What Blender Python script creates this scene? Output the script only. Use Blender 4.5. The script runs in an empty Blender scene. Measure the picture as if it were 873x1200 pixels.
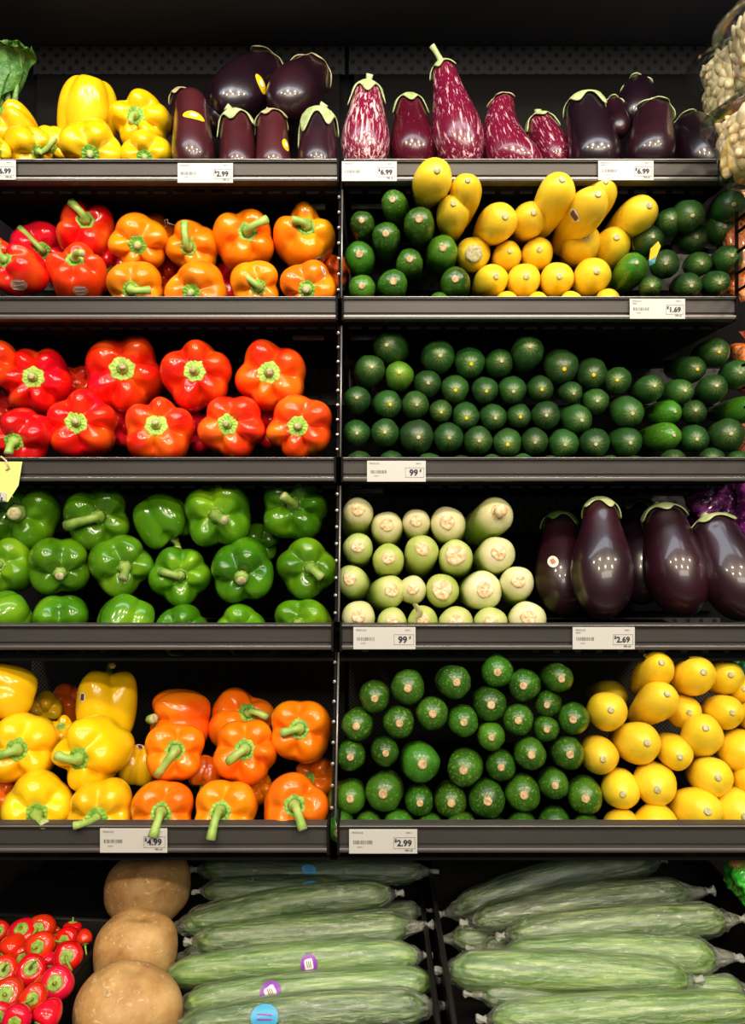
import bpy, bmesh, math, random
import numpy as np
from mathutils import Vector, Matrix
from mathutils.bvhtree import BVHTree
random.seed(7); np.random.seed(7)
C = bpy.context.scene.collection
PI = math.pi
# ------------------------------------------------------------------ camera, world, lights, exposure
F = 900.0; EYE = 1.55
scn = bpy.context.scene
cam = bpy.data.cameras.new('camera'); co = bpy.data.objects.new('camera', cam); C.objects.link(co)
cam.sensor_fit = 'VERTICAL'; cam.sensor_height = 36.0; cam.lens = F/1200*36
co.location = (0, 0, EYE); co.rotation_euler = (PI/2, 0, 0); cam.clip_start = .01
scn.camera = co
w = bpy.data.worlds.new('store_ambient'); scn.world = w; w.use_nodes = True
w.node_tree.nodes['Background'].inputs[0].default_value = (.9, .93, 1, 1)
w.node_tree.nodes['Background'].inputs[1].default_value = .05
def area(name, loc, tgt, sx, sy, power, col):
    l = bpy.data.lights.new(name, 'AREA'); l.shape = 'RECTANGLE'; l.size = sx; l.size_y = sy
    l.energy = power; l.color = col
    o = bpy.data.objects.new(name, l); C.objects.link(o); o.location = loc
    o.rotation_euler = (Vector(tgt)-Vector(loc)).to_track_quat('-Z', 'Y').to_euler()
    return o
WARM = (1, .84, .62)
for i, x in enumerate((-1.05, -.15, .75, 1.6)):          # row of ceiling track lamps over the aisle
    area('ceiling_track_lamp', (x, -.22+.05*(i % 2), EYE+1.36), (x*.4, 1.1, EYE-.2), .13, .13, 10.5, WARM)
for i, x in enumerate((-.7, .35, 1.4)):                   # second row further back
    area('ceiling_track_lamp', (x, -1.15, EYE+1.35), (x*.4, 1.1, EYE-.1), .14, .14, 13, WARM)
area('canopy_light_strip', (0, .74, EYE+1.04), (0, 1.14, EYE+.1), 1.9, .16, 6.0, (.80, .88, 1))
area('ceiling_tube_panel', (.5, -2.2, EYE+1.2), (.1, 1.1, EYE-.1), 2.2, .6, 34, (1, .93, .82))
scn.view_settings.view_transform = 'Standard'; scn.view_settings.look = 'None'
scn.view_settings.exposure = 0.14; scn.view_settings.gamma = 1; scn.view_settings.use_curve_mapping = False
scn.cycles.max_bounces = 7; scn.cycles.transparent_max_bounces = 12
scn.cycles.sample_clamp_indirect = 4

# ------------------------------------------------------------------ helpers
def P(px, py, D): return Vector(((px-436.5)/F*D, D, EYE+(600-py)/F*D))
def frame_at(p):
    t = (Vector((0, 0, EYE))-p).normalized(); r = Vector((0, 0, 1)).cross(t).normalized(); return r, t.cross(r), t
def props(o, label=None, cat=None, group=None, kind=None):
    if label: o['label'] = label
    if cat: o['category'] = cat
    if group: o['group'] = group
    if kind: o['kind'] = kind
    return o
def mkmesh(name, V, Fc, m=None, smooth=True):
    me = bpy.data.meshes.new(name)
    me.from_pydata([tuple(map(float, v)) for v in V], [], Fc)
    if smooth: me.polygons.foreach_set('use_smooth', [True]*len(me.polygons))
    for x in (m if isinstance(m, (list, tuple)) else [m]):
        if x: me.materials.append(x)
    me.update(); return me
def obj(name, me, parent=None, loc=None):
    o = bpy.data.objects.new(name, me); C.objects.link(o)
    if parent: o.parent = parent
    if loc is not None: o.location = loc
    return o
def thing(name, label, cat, group=None, mtx=None):
    o = bpy.data.objects.new(name, None); C.objects.link(o); o.empty_display_size = .02
    props(o, label, cat, group)
    if mtx is not None: o.matrix_world = mtx
    return o
def axis_matrix(center, a, roll=0.0):
    q = a.normalized().to_track_quat('Z', 'Y')
    return Matrix.Translation(center) @ q.to_matrix().to_4x4() @ Matrix.Rotation(roll, 4, 'Z')
def ring_mesh(name, rings, m, cap0=True, cap1=True, smooth=True):
    """rings: array (k, n, 3)"""
    R = np.asarray(rings); k, n, _ = R.shape
    V = list(R.reshape(-1, 3)); Fc = []
    for i in range(k-1):
        for j in range(n):
            a = i*n+j; b = i*n+(j+1) % n
            Fc.append((a, b, b+n, a+n))
    if cap0: V.append(R[0].mean(0)); c = len(V)-1; Fc += [(c, (j+1) % n, j) for j in range(n)]
    if cap1: V.append(R[-1].mean(0)); c = len(V)-1; o = (k-1)*n; Fc += [(c, o+j, o+(j+1) % n) for j in range(n)]
    return mkmesh(name, V, Fc, m, smooth)
def tube(name, pts, rad, m, n=8, ribs=0):
    pts = [Vector(p) for p in pts]; rings = []
    up = Vector((.13, .31, .94))
    for i, p in enumerate(pts):
        d = (pts[min(i+1, len(pts)-1)]-pts[max(i-1, 0)]).normalized()
        x = d.cross(up)
        if x.length < .1: x = d.cross(Vector((1, 0, 0)))
        x.normalize(); y = d.cross(x)
        r = rad[i] if hasattr(rad, '__len__') else rad
        rings.append([tuple(p+(x*math.cos(2*PI*j/n)+y*math.sin(2*PI*j/n))*r*(1+(ribs if j % 2 else -ribs))) for j in range(n)])
    return ring_mesh(name, rings, m)
def bezier(a, b, c, n=8):
    return [a*(1-t)**2+b*2*t*(1-t)+c*t*t for t in [i/(n-1) for i in range(n)]]
def box_mesh(name, x0, x1, y0, y1, z0, z1, m, bev=0):
    bm = bmesh.new(); bmesh.ops.create_cube(bm, size=1)
    for v in bm.verts: v.co = Vector(((x0+x1)/2+v.co.x*(x1-x0), (y0+y1)/2+v.co.y*(y1-y0), (z0+z1)/2+v.co.z*(z1-z0)))
    if bev: bmesh.ops.bevel(bm, geom=bm.edges[:], offset=bev, segments=2, affect='EDGES', profile=.5)
    me = bpy.data.meshes.new(name); bm.to_mesh(me); bm.free(); me.materials.append(m); return me
def extrude_x(name, prof, x0, x1, m):
    n = len(prof); V = [(x0, y, z) for y, z in prof]+[(x1, y, z) for y, z in prof]
    Fc = [(i, (i+1) % n, n+(i+1) % n, n+i) for i in range(n)]+[tuple(range(n))[::-1], tuple(range(n, 2*n))]
    return mkmesh(name, V, Fc, m, False)

# ------------------------------------------------------------------ materials
class NT:
    def __init__(s, name):
        s.m = bpy.data.materials.new(name); s.m.use_nodes = True; s.t = s.m.node_tree; s.b = s.t.nodes['Principled BSDF']
    def n(s, typ, **k):
        x = s.t.nodes.new(typ)
        for a, v in k.items(): setattr(x, a, v)
        return x
    def l(s, a, b): s.t.links.new(a, b)
    def set(s, **k):
        for a, v in k.items():
            s.b.inputs[a.replace('_', ' ')].default_value = v if not isinstance(v, tuple) or len(v) == 4 else (*v, 1)
    def coord(s, scale=(1, 1, 1), rnd=True):
        tc = s.n('ShaderNodeTexCoord'); mp = s.n('ShaderNodeMapping'); mp.inputs['Scale'].default_value = scale
        s.l(tc.outputs['Object'], mp.inputs['Vector'])
        if rnd:
            oi = s.n('ShaderNodeObjectInfo'); mu = s.n('ShaderNodeMath', operation='MULTIPLY'); mu.inputs[1].default_value = 37
            s.l(oi.outputs['Random'], mu.inputs[0]); s.l(mu.outputs[0], mp.inputs['Location'])
        return mp.outputs['Vector']
    def noise(s, scale, det=3, map_scale=(1, 1, 1), rough=.5, dist=0):
        x = s.n('ShaderNodeTexNoise'); x.inputs['Scale'].default_value = scale; x.inputs['Detail'].default_value = det
        x.inputs['Roughness'].default_value = rough; x.inputs['Distortion'].default_value = dist
        s.l(s.coord(map_scale), x.inputs['Vector']); return x.outputs['Fac']
    def ramp(s, fac, *stops):
        r = s.n('ShaderNodeValToRGB'); e = r.color_ramp.elements
        while len(e) < len(stops): e.new(.5)
        for el, (p, c) in zip(e, stops): el.position = p; el.color = (*c, 1) if len(c) == 3 else c
        s.l(fac, r.inputs['Fac']); return r.outputs['Color']
    def mix(s, fac, a, b, mode='MIX'):
        x = s.n('ShaderNodeMix', data_type='RGBA', blend_type=mode)
        for sock, v in ((x.inputs[0], fac), (x.inputs[6], a), (x.inputs[7], b)):
            if hasattr(v, 'links') or isinstance(v, bpy.types.NodeSocket): s.l(v, sock)
            elif isinstance(v, tuple): sock.default_value = (*v, 1)
            else: sock.default_value = v
        return x.outputs[2]
    def math(s, op, a, b=None, c=None):
        x = s.n('ShaderNodeMath', operation=op)
        for i, v in enumerate((a, b, c)):
            if v is None: continue
            if isinstance(v, bpy.types.NodeSocket): s.l(v, x.inputs[i])
            else: x.inputs[i].default_value = v
        return x.outputs[0]
    def xyz(s):
        tc = s.n('ShaderNodeTexCoord'); x = s.n('ShaderNodeSeparateXYZ'); s.l(tc.outputs['Object'], x.inputs[0]); return x.outputs
    def vary(s, col, amt=.25, hue=.02):
        oi = s.n('ShaderNodeObjectInfo'); h = s.n('ShaderNodeHueSaturation')
        a = s.math('MULTIPLY_ADD', oi.outputs['Random'], amt*2, 1-amt); s.l(a, h.inputs['Value'])
        r2 = s.math('FRACT', s.math('MULTIPLY', oi.outputs['Random'], 17.3)); s.l(s.math('MULTIPLY_ADD', r2, hue*2, .5-hue), h.inputs['Hue'])
        s.l(col, h.inputs['Color']); return h.outputs['Color']
    def col(s, c): s.l(c, s.b.inputs['Base Color'])
    def bump(s, h, st=.3, d=.002):
        b = s.n('ShaderNodeBump'); b.inputs['Strength'].default_value = st; b.inputs['Distance'].default_value = d
        s.l(h, b.inputs['Height']); s.l(b.outputs['Normal'], s.b.inputs['Normal'])
def plain(name, c, rough=.5, metal=0, **k):
    m = NT(name); m.set(Base_Color=c, Roughness=rough, Metallic=metal, **k); return m.m

def pepper_mat(name, c1, c2, c3, rough=.2):
    m = NT(name)
    f = m.noise(14, 2); col = m.ramp(f, (.35, c1), (.55, c2), (.72, c3))
    col = m.vary(col, .10, .008); m.col(col)
    m.set(Roughness=rough, Coat_Weight=.35, Coat_Roughness=.08, Subsurface_Weight=.12, Subsurface_Scale=.01)
    m.b.inputs['Subsurface Radius'].default_value = (1, .4, .15)
    m.bump(m.noise(45, 2), .12, .002); return m.m
M = {}
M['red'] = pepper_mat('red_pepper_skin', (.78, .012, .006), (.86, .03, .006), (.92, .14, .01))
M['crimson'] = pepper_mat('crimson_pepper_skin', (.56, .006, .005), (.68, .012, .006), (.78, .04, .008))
M['redorange'] = pepper_mat('red_orange_pepper_skin', (.82, .018, .006), (.93, .07, .006), (.98, .20, .008))
M['orange'] = pepper_mat('orange_pepper_skin', (.90, .20, .004), (.95, .29, .005), (.98, .40, .008))
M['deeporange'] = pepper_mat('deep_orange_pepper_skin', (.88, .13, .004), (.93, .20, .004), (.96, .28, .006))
M['yellow'] = pepper_mat('yellow_pepper_skin', (.92, .50, .004), (.95, .60, .007), (.97, .66, .014))
M['green'] = pepper_mat('green_pepper_skin', (.042, .155, .003), (.085, .25, .005), (.21, .42, .010), .17)
M['calyx'] = (lambda m: (m.col(m.ramp(m.noise(90, 3), (.35, (.10, .30, .02)), (.7, (.34, .58, .07)))), m.set(Roughness=.5), m.bump(m.noise(160, 2), .5, .002), m.m)[-1])(NT('pepper_calyx'))
M['calyx_light'] = (lambda m: (m.col(m.ramp(m.noise(110, 3), (.35, (.27, .50, .04)), (.68, (.52, .72, .14)))), m.set(Roughness=.5), m.bump(m.noise(160, 2), .6, .002), m.m)[-1])(NT('pepper_calyx_light'))
M['calyx_green'] = (lambda m: (m.col(m.ramp(m.noise(110, 3), (.35, (.10, .24, .015)), (.68, (.26, .42, .06)))), m.set(Roughness=.5), m.bump(m.noise(160, 2), .6, .002), m.m)[-1])(NT('green_pepper_calyx'))
M['stem'] = (lambda m: (m.col(m.ramp(m.noise(60, 3, (1, 1, .4)), (.3, (.20, .40, .05)), (.7, (.46, .62, .16)))), m.set(Roughness=.45), m.m)[-1])(NT('pepper_stem'))
M['stem_green'] = (lambda m: (m.col(m.ramp(m.noise(60, 3, (1, 1, .4)), (.3, (.13, .26, .03)), (.7, (.33, .46, .10)))), m.set(Roughness=.45), m.m)[-1])(NT('green_pepper_stem'))
M['cut'] = (lambda m: (m.col(m.ramp(m.noise(220, 3), (.35, (.36, .32, .14)), (.65, (.62, .58, .36)))), m.set(Roughness=.7), m.m)[-1])(NT('cut_stem_end'))
M['cut_brown'] = (lambda m: (m.col(m.ramp(m.noise(260, 3), (.35, (.38, .22, .09)), (.65, (.66, .48, .26)))), m.set(Roughness=.75), m.m)[-1])(NT('dry_cut_end'))

def zuc_mat(name, dark, mid, speck, rough=.28, speck_amt=.62, tipcol=None, dot=False, var=.22, ridge=0, coat=.25):
    m = NT(name)
    col = m.ramp(m.noise(22, 3), (.3, dark), (.7, mid))
    sp = m.ramp(m.noise(330, 2, (1, 1, .35)), (speck_amt, (0, 0, 0)), (speck_amt+.08, (1, 1, 1)))
    col = m.mix(m.math('MULTIPLY', sp, .55), col, speck)
    x, y, z = m.xyz()
    if tipcol:                                # paler radial streaks round the tip (object z grows towards the tip)
        ang = m.math('ARCTAN2', y, x)
        wv = m.math('SINE', m.math('MULTIPLY', ang, 11)); rr = m.math('SQRT', m.math('ADD', m.math('MULTIPLY', x, x), m.math('MULTIPLY', y, y)))
        near = m.ramp(m.math('MULTIPLY', rr, 60), (.10, (1, 1, 1)), (.85, (0, 0, 0)))
        zz = m.ramp(m.math('MULTIPLY', z, 10), (.55, (0, 0, 0)), (.68, (1, 1, 1)))
        st = m.math('MULTIPLY', m.math('MULTIPLY', near, zz), m.math('MULTIPLY_ADD', wv, .35, .5))
        st = m.math('MULTIPLY', st, m.math('ADD', m.noise(60, 2), .15))
        col = m.mix(st, col, tipcol)
    m.col(m.vary(col, var, .012))
    m.set(Roughness=rough, Coat_Weight=coat, Coat_Roughness=.28)
    h = m.noise(70, 3, (1, 1, .25))
    m.bump(h, .25, .002); return m.m
M['zucchini'] = zuc_mat('zucchini_skin', (.015, .062, .004), (.042, .150, .008), (.19, .35, .05), .30, .58, var=.3, coat=.35)
M['zucchini_mid'] = zuc_mat('bright_zucchini_skin', (.03, .13, .008), (.07, .24, .014), (.20, .40, .06), .27)
M['cucumber'] = zuc_mat('cucumber_skin', (.011, .050, .008), (.025, .095, .012), (.07, .18, .035), .46, .62, (.32, .42, .10), var=.28, coat=.45)
M['cucumber_light'] = zuc_mat('light_cucumber_skin', (.05, .17, .012), (.12, .30, .02), (.2, .4, .05), .36, .64, (.45, .55, .12), var=.1)
def squash_mat():
    m = NT('yellow_squash_skin')
    col = m.ramp(m.noise(20, 3), (.3, (.88, .58, .014)), (.7, (.93, .68, .045)))
    sp = m.ramp(m.noise(120, 3), (.64, (0, 0, 0)), (.74, (1, 1, 1)))
    col = m.mix(m.math('MULTIPLY', sp, .25), col, (.75, .40, .02)); m.col(m.vary(col, .07, .006))
    m.set(Roughness=.33, Coat_Weight=.15, Coat_Roughness=.2, Subsurface_Weight=.08, Subsurface_Scale=.01)
    m.bump(m.noise(60, 3, (1, 1, .5)), .2, .003); return m.m
M['squash'] = squash_mat()
def egg_mat(name, c1, c2, rough=.16):
    m = NT(name); m.col(m.ramp(m.noise(12, 2), (.35, c1), (.7, c2))); m.set(Roughness=rough+.14, Specular_IOR_Level=.6, Coat_Weight=.5, Coat_Roughness=.07)
    m.bump(m.noise(50, 2), .06, .002); return m.m
M['aubergine'] = egg_mat('dark_aubergine_skin', (.007, .002, .006), (.014, .003, .008))
M['maroon'] = egg_mat('maroon_aubergine_skin', (.035, .004, .008), (.075, .010, .014), .2)
M['purpleaub'] = egg_mat('purple_aubergine_skin', (.010, .002, .006), (.030, .005, .012), .2)
def stripe_mat(name, base, cream, th, rough=.25):
    m = NT(name); f = m.noise(190, 4, (1, 1, .07), .6, .25); g = m.noise(420, 3, (1, 1, .08), .6, .2)
    k = m.ramp(f, (th, (0, 0, 0)), (th+.06, (1, 1, 1))); k2 = m.ramp(g, (th+.02, (0, 0, 0)), (th+.1, (1, 1, 1)))
    col = m.mix(k, base, cream); col = m.mix(m.math('MULTIPLY', k2, .7), col, cream); m.col(col)
    m.set(Roughness=rough, Coat_Weight=.4, Coat_Roughness=.1); return m.m
M['striped'] = stripe_mat('striped_aubergine_skin', (.15, .005, .028), (.72, .42, .46), .585)
M['striped_pale'] = stripe_mat('pale_striped_aubergine_skin', (.19, .007, .040), (.80, .55, .56), .54)
M['striped_dark'] = stripe_mat('dark_striped_aubergine_skin', (.07, .003, .012), (.62, .30, .34), .66)
def pale_mat():
    m = NT('pale_green_root_skin'); x, y, z = m.xyz()
    body = m.ramp(m.noise(38, 3, (1, 1, .12)), (.3, (.33, .46, .07)), (.7, (.56, .62, .19)))
    rr = m.math('SQRT', m.math('ADD', m.math('MULTIPLY', x, x), m.math('MULTIPLY', y, y)))
    oi = m.n('ShaderNodeObjectInfo')
    pale = m.ramp(m.noise(40, 3, (1, 1, .3)), (.3, (.60, .60, .28)), (.7, (.80, .72, .50)))
    zz = m.math('MULTIPLY', z, 10)
    k = m.ramp(m.math('ADD', zz, m.math('MULTIPLY', m.math('SUBTRACT', oi.outputs['Random'], .5), .5)), (.50, (0, 0, 0)), (.92, (1, 1, 1)))
    col = m.mix(k, body, pale); m.col(m.vary(col, .06, .01))
    m.set(Roughness=.35, Coat_Weight=.15, Subsurface_Weight=.1, Subsurface_Scale=.01)
    m.bump(m.noise(60, 3, (1, 1, .15)), .3, .002); return m.m
M['pale'] = pale_mat()
M['pale_cut'] = (lambda m: (m.col(m.ramp(m.noise(150, 3), (.3, (.62, .34, .14)), (.5, (.80, .58, .33)), (.7, (.88, .78, .56)))), m.set(Roughness=.6), m.bump(m.noise(200, 3), .6, .002), m.m)[-1])(NT('cream_cut_root_end'))
M['aubcalyx'] = (lambda m: (m.col(m.ramp(m.noise(60, 3), (.3, (.30, .42, .14)), (.7, (.60, .66, .36)))), m.set(Roughness=.6), m.bump(m.noise(120, 2), .4, .002), m.m)[-1])(NT('aubergine_calyx'))
M['aubcalyx_dry'] = (lambda m: (m.col(m.ramp(m.noise(80, 3), (.3, (.30, .24, .10)), (.7, (.60, .55, .30)))), m.set(Roughness=.7), m.m)[-1])(NT('dry_aubergine_calyx'))
M['aubcalyx_dark'] = (lambda m: (m.col(m.ramp(m.noise(60, 3), (.3, (.05, .13, .02)), (.7, (.14, .26, .05)))), m.set(Roughness=.5), m.m)[-1])(NT('green_aubergine_calyx'))
def jic_mat():
    m = NT('jicama_skin'); col = m.ramp(m.noise(24, 5, rough=.65), (.3, (.27, .13, .04)), (.5, (.48, .27, .095)), (.75, (.62, .40, .17)))
    sc = m.ramp(m.noise(75, 4, (1, 1, 2), .6, 1.5), (.60, (0, 0, 0)), (.68, (1, 1, 1)))
    m.col(m.mix(m.math('MULTIPLY', sc, .5), col, (.86, .70, .44))); m.set(Roughness=.55, Specular_IOR_Level=.35)
    m.bump(m.noise(90, 4), .45, .003); return m.m
M['jicama'] = jic_mat()
def metal_mat(name, c, rough, metal=.5):
    m = NT(name); m.col(m.ramp(m.noise(8, 3, (1, 6, 6)), (.3, tuple(v*.85 for v in c)), (.7, c))); m.set(Roughness=rough, Metallic=metal, Specular_IOR_Level=.06 if max(c) < .1 else .5)
    return m.m
M['rail'] = metal_mat('grey_rail_metal', (.085, .080, .077), .42, .35)
M['rail_edge'] = metal_mat('bright_rail_edge', (.34, .32, .31), .3, .6)
M['black'] = metal_mat('black_shelf_paint', (.010, .009, .009), .7, .1)
M['dark'] = metal_mat('dark_back_panel', (.012, .012, .014), .8, .1)
M['tray'] = metal_mat('black_plastic_tray', (.014, .013, .012), .28, 0)
M['chrome'] = plain('bare_metal', (.6, .6, .6), .3, .9)
M['canopy'] = plain('dark_canopy', (.050, .053, .072), .7)
def peg_mat(name, pitch, rad, base, stag=True):
    m = NT(name); x, y, z = m.xyz()
    u = m.math('DIVIDE', x, pitch); v = m.math('DIVIDE', z, pitch*(.5 if stag else 1))
    row = m.math('FLOOR', v); off = m.math('MULTIPLY', m.math('MODULO', m.math('ABSOLUTE', row), 2), .5) if stag else 0
    fu = m.math('SUBTRACT', m.math('FRACT', m.math('ADD', m.math('ADD', u, 200.0), off)), .5)
    fv = m.math('MULTIPLY', m.math('SUBTRACT', m.math('FRACT', m.math('ADD', v, 200.0)), .5), .5 if stag else 1)
    d = m.math('SQRT', m.math('ADD', m.math('MULTIPLY', fu, fu), m.math('MULTIPLY', fv, fv)))
    k = m.math('LESS_THAN', d, rad); m.col(m.mix(k, base, (.004, .004, .004))); m.set(Roughness=.5, Metallic=.1)
    return m.m
M['peg'] = peg_mat('perforated_back_panel', .0254, .17, (.055, .053, .053))
M['mesh'] = peg_mat('fine_mesh_panel', .0075, .27, (.09, .080, .062))
M['tag'] = plain('white_label_card', (.60, .60, .58), .6)
M['ink'] = plain('label_ink', (.025, .022, .05), .7)
M['greyink'] = plain('pale_label_ink', (.22, .22, .22), .7)
M['st_yellow'] = plain('yellow_sticker', (.80, .55, .01), .5); M['st_white'] = plain('white_sticker', (.85, .83, .82), .4)
M['st_blue'] = plain('blue_sticker', (.06, .42, .72), .35); M['st_purple'] = plain('purple_sticker', (.28, .05, .50), .35)
M['st_tan'] = plain('tan_sticker', (.55, .27, .18), .5); M['st_orange'] = plain('orange_sticker', (.92, .40, .03), .4)
M['st_green'] = plain('green_sticker_print', (.10, .35, .05), .5); M['st_brown'] = plain('brown_sticker_print', (.12, .05, .04), .5)
M['teal'] = plain('teal_tag', (.01, .22, .25), .4)

# ------------------------------------------------------------------ shelving: front rail depth and top of rail for every level
LV = {1: (1.195, 187), 2: (1.165, 347.5), 3: (1.126, 535.5), 4: (1.064, 731), 5: (.971, 965)}
BACK = 1.48
def lipz(l): D, y = LV[l]; return EYE+(600-y)/F*D
RAILH = .036
ORD = ['first', 'second', 'third', 'fourth', 'fifth', 'sixth', 'seventh', 'eighth', 'ninth', 'tenth', 'eleventh', 'twelfth', 'thirteenth', 'fourteenth']

# ------------------------------------------------------------------ decals that follow the surface of a body
_bvh = {}
def decal(name, body, px, py, wd, ht, rot, m, shape='oval', label=None, lift=.0006, parent=None):
    bpy.context.view_layer.update() if body.name not in _bvh else None
    if body.name not in _bvh:
        mw = body.matrix_world; _bvh[body.name] = BVHTree.FromPolygons([mw @ v.co for v in body.data.vertices], [p.vertices[:] for p in body.data.polygons])
    bv = _bvh[body.name]; o = Vector((0, 0, EYE)); d = (P(px, py, 1)-o).normalized()
    hit, nrm, _, _ = bv.ray_cast(o, d)
    if hit is None: print('decal miss', name, px, py); return None
    if nrm.dot(d) > 0: nrm = -nrm
    u = Vector((0, 0, 1)).cross(nrm).normalized(); v = nrm.cross(u)
    u, v = u*math.cos(rot)+v*math.sin(rot), v*math.cos(rot)-u*math.sin(rot)
    n, k = 20, 4; V = []; Fc = []
    def proj(a, b):
        p = hit+u*a+v*b; h, nn, _, _ = bv.ray_cast(p+nrm*.02, -nrm, .05)
        if h is None: h = p; nn = nrm
        if nn.dot(nrm) < 0: nn = -nn
        return h+nn*lift
    V.append(proj(0, 0))
    for i in range(1, k+1):
        for j in range(n):
            a = 2*PI*j/n; c, s = math.cos(a), math.sin(a)
            if shape == 'rect': q = 1/max(abs(c), abs(s)); c *= q; s *= q
            V.append(proj(c*wd/2*i/k, s*ht/2*i/k))
    for j in range(n): Fc.append((0, 1+j, 1+(j+1) % n))
    for i in range(k-1):
        for j in range(n):
            a = 1+i*n+j; b = 1+i*n+(j+1) % n; Fc.append((a, a+n, b+n, b))
    inv = body.matrix_world.inverted()
    me = mkmesh(name, [inv @ p for p in V], Fc, m); ob = obj(name, me, body)
    if label: ob['label'] = label
    return ob
def sticker(body, px, py, wd, ht, rot, kind):
    body = next((c for c in body.children if c.name.startswith('plastic_wrap')), None) or next(c for c in body.children if c.name.startswith('body'))
    mm = {'yellow': ('st_yellow', 'st_white', 'yellow oval sticker with a white printed square'), 'tan': ('st_tan', 'st_brown', 'tan oval sticker'),
          'blue': ('st_blue', 'st_white', 'blue round sticker'), 'purple': ('st_purple', 'st_white', 'purple round sticker with white panel'),
          'white': ('st_white', 'st_tan', 'small pale oval sticker'), 'dark': ('st_white', 'st_brown', 'white sticker with dark print')}[kind]
    s = decal('sticker', body, px, py, wd, ht, rot, M[mm[0]], 'oval', mm[2])
    if s is None: return
    # printed marks
    if kind == 'tan':
        for q in (-.28, 0, .28):
            decal('sticker', body, px, py+q*ht*F*.9, wd*.62, ht*.07, rot, M['st_white'], 'rect', 'pale print line', .0011)
    elif kind == 'blue':
        for q in (-.14, .14): decal('sticker', body, px, py+q*ht*F*.9, wd*.55, ht*.06, rot, M['st_purple'], 'rect', 'dark print line', .0011)
    else:
        f = {'yellow': .33, 'purple': .5, 'white': .4, 'dark': .62}[kind]
        decal('sticker', body, px, py, wd*f, ht*f*1.1, rot, M[mm[1]], 'rect', 'printed panel', .0011)
        if kind == 'purple':
            for q in (-.12, 0, .12): decal('sticker', body, px+q*wd*F*.9, py, wd*.035, ht*.34, rot, M['st_brown'], 'rect', 'barcode bar', .0015)

# ------------------------------------------------------------------ bell peppers
def pepper_shape(n, seed, h=.92, deep=1.0):
    rs = np.random.RandomState(seed); nt, nf = 34, 84
    t = np.linspace(.06, PI-.05, nt)[:, None]; f = np.linspace(0, 2*PI, nf, endpoint=False)[None, :]
    fw = f+.16*np.sin(f+rs.rand()*6)+.07*np.sin(2*f+rs.rand()*6)
    L = np.sqrt(np.sin(n*fw/2)**2+.035)/math.sqrt(1.035); L = L**.65
    amp = np.zeros_like(f); ah = np.zeros_like(f)
    for i in range(n):
        c = 2*PI*(i+.5)/n; wgt = np.exp(-((np.angle(np.exp(1j*(fw-c))))/(PI/n*.9))**2)
        amp += wgt*(rs.rand()-.5)*.16; ah += wgt*(rs.rand()-.5)*.22
    st, ct = np.sin(t), np.cos(t)
    r = np.abs(st)**.66; z = np.sign(ct)*np.abs(ct)**.78*h
    r = r*(1-.13*(1-ct)/2)
    a = .11+.235*np.clip(ct, 0, 1)**.8*deep+.17*np.clip(-ct, 0, 1)
    R = r*(1-a*(1-L)*1.5)*(1+amp*(.55+.45*ct))
    top = np.clip(ct, 0, 1)**.6
    Z = z*np.ones_like(f)+ah*top*(r/1.0)*.75
    Z = Z-.27*deep*(1-L)*np.exp(-((t-.66)/.42)**2)*1.5
    Z = Z-.34*np.exp(-(r/.40)**2)*(ct > 0)+.26*np.exp(-(r/.42)**2)*(ct < 0)
    Z = Z+.02*np.sin(3*f+t*2+rs.rand()*6)*st; R = R*(1+.018*np.sin(2*f-3*t+rs.rand()*6))
    X, Y = R*np.cos(f), R*np.sin(f); s = 1/np.percentile(R.max(0), 70); G = np.stack([X, Y, Z], -1)*s
    rr = np.hypot(G[..., 0], G[..., 1]); sel = (rr < .30) & (rr > .17) & (G[..., 2] > 0)
    return G, float(np.percentile(G[..., 2][sel], 60)) if sel.any() else (h-.34)*s
_pep = {}
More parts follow.
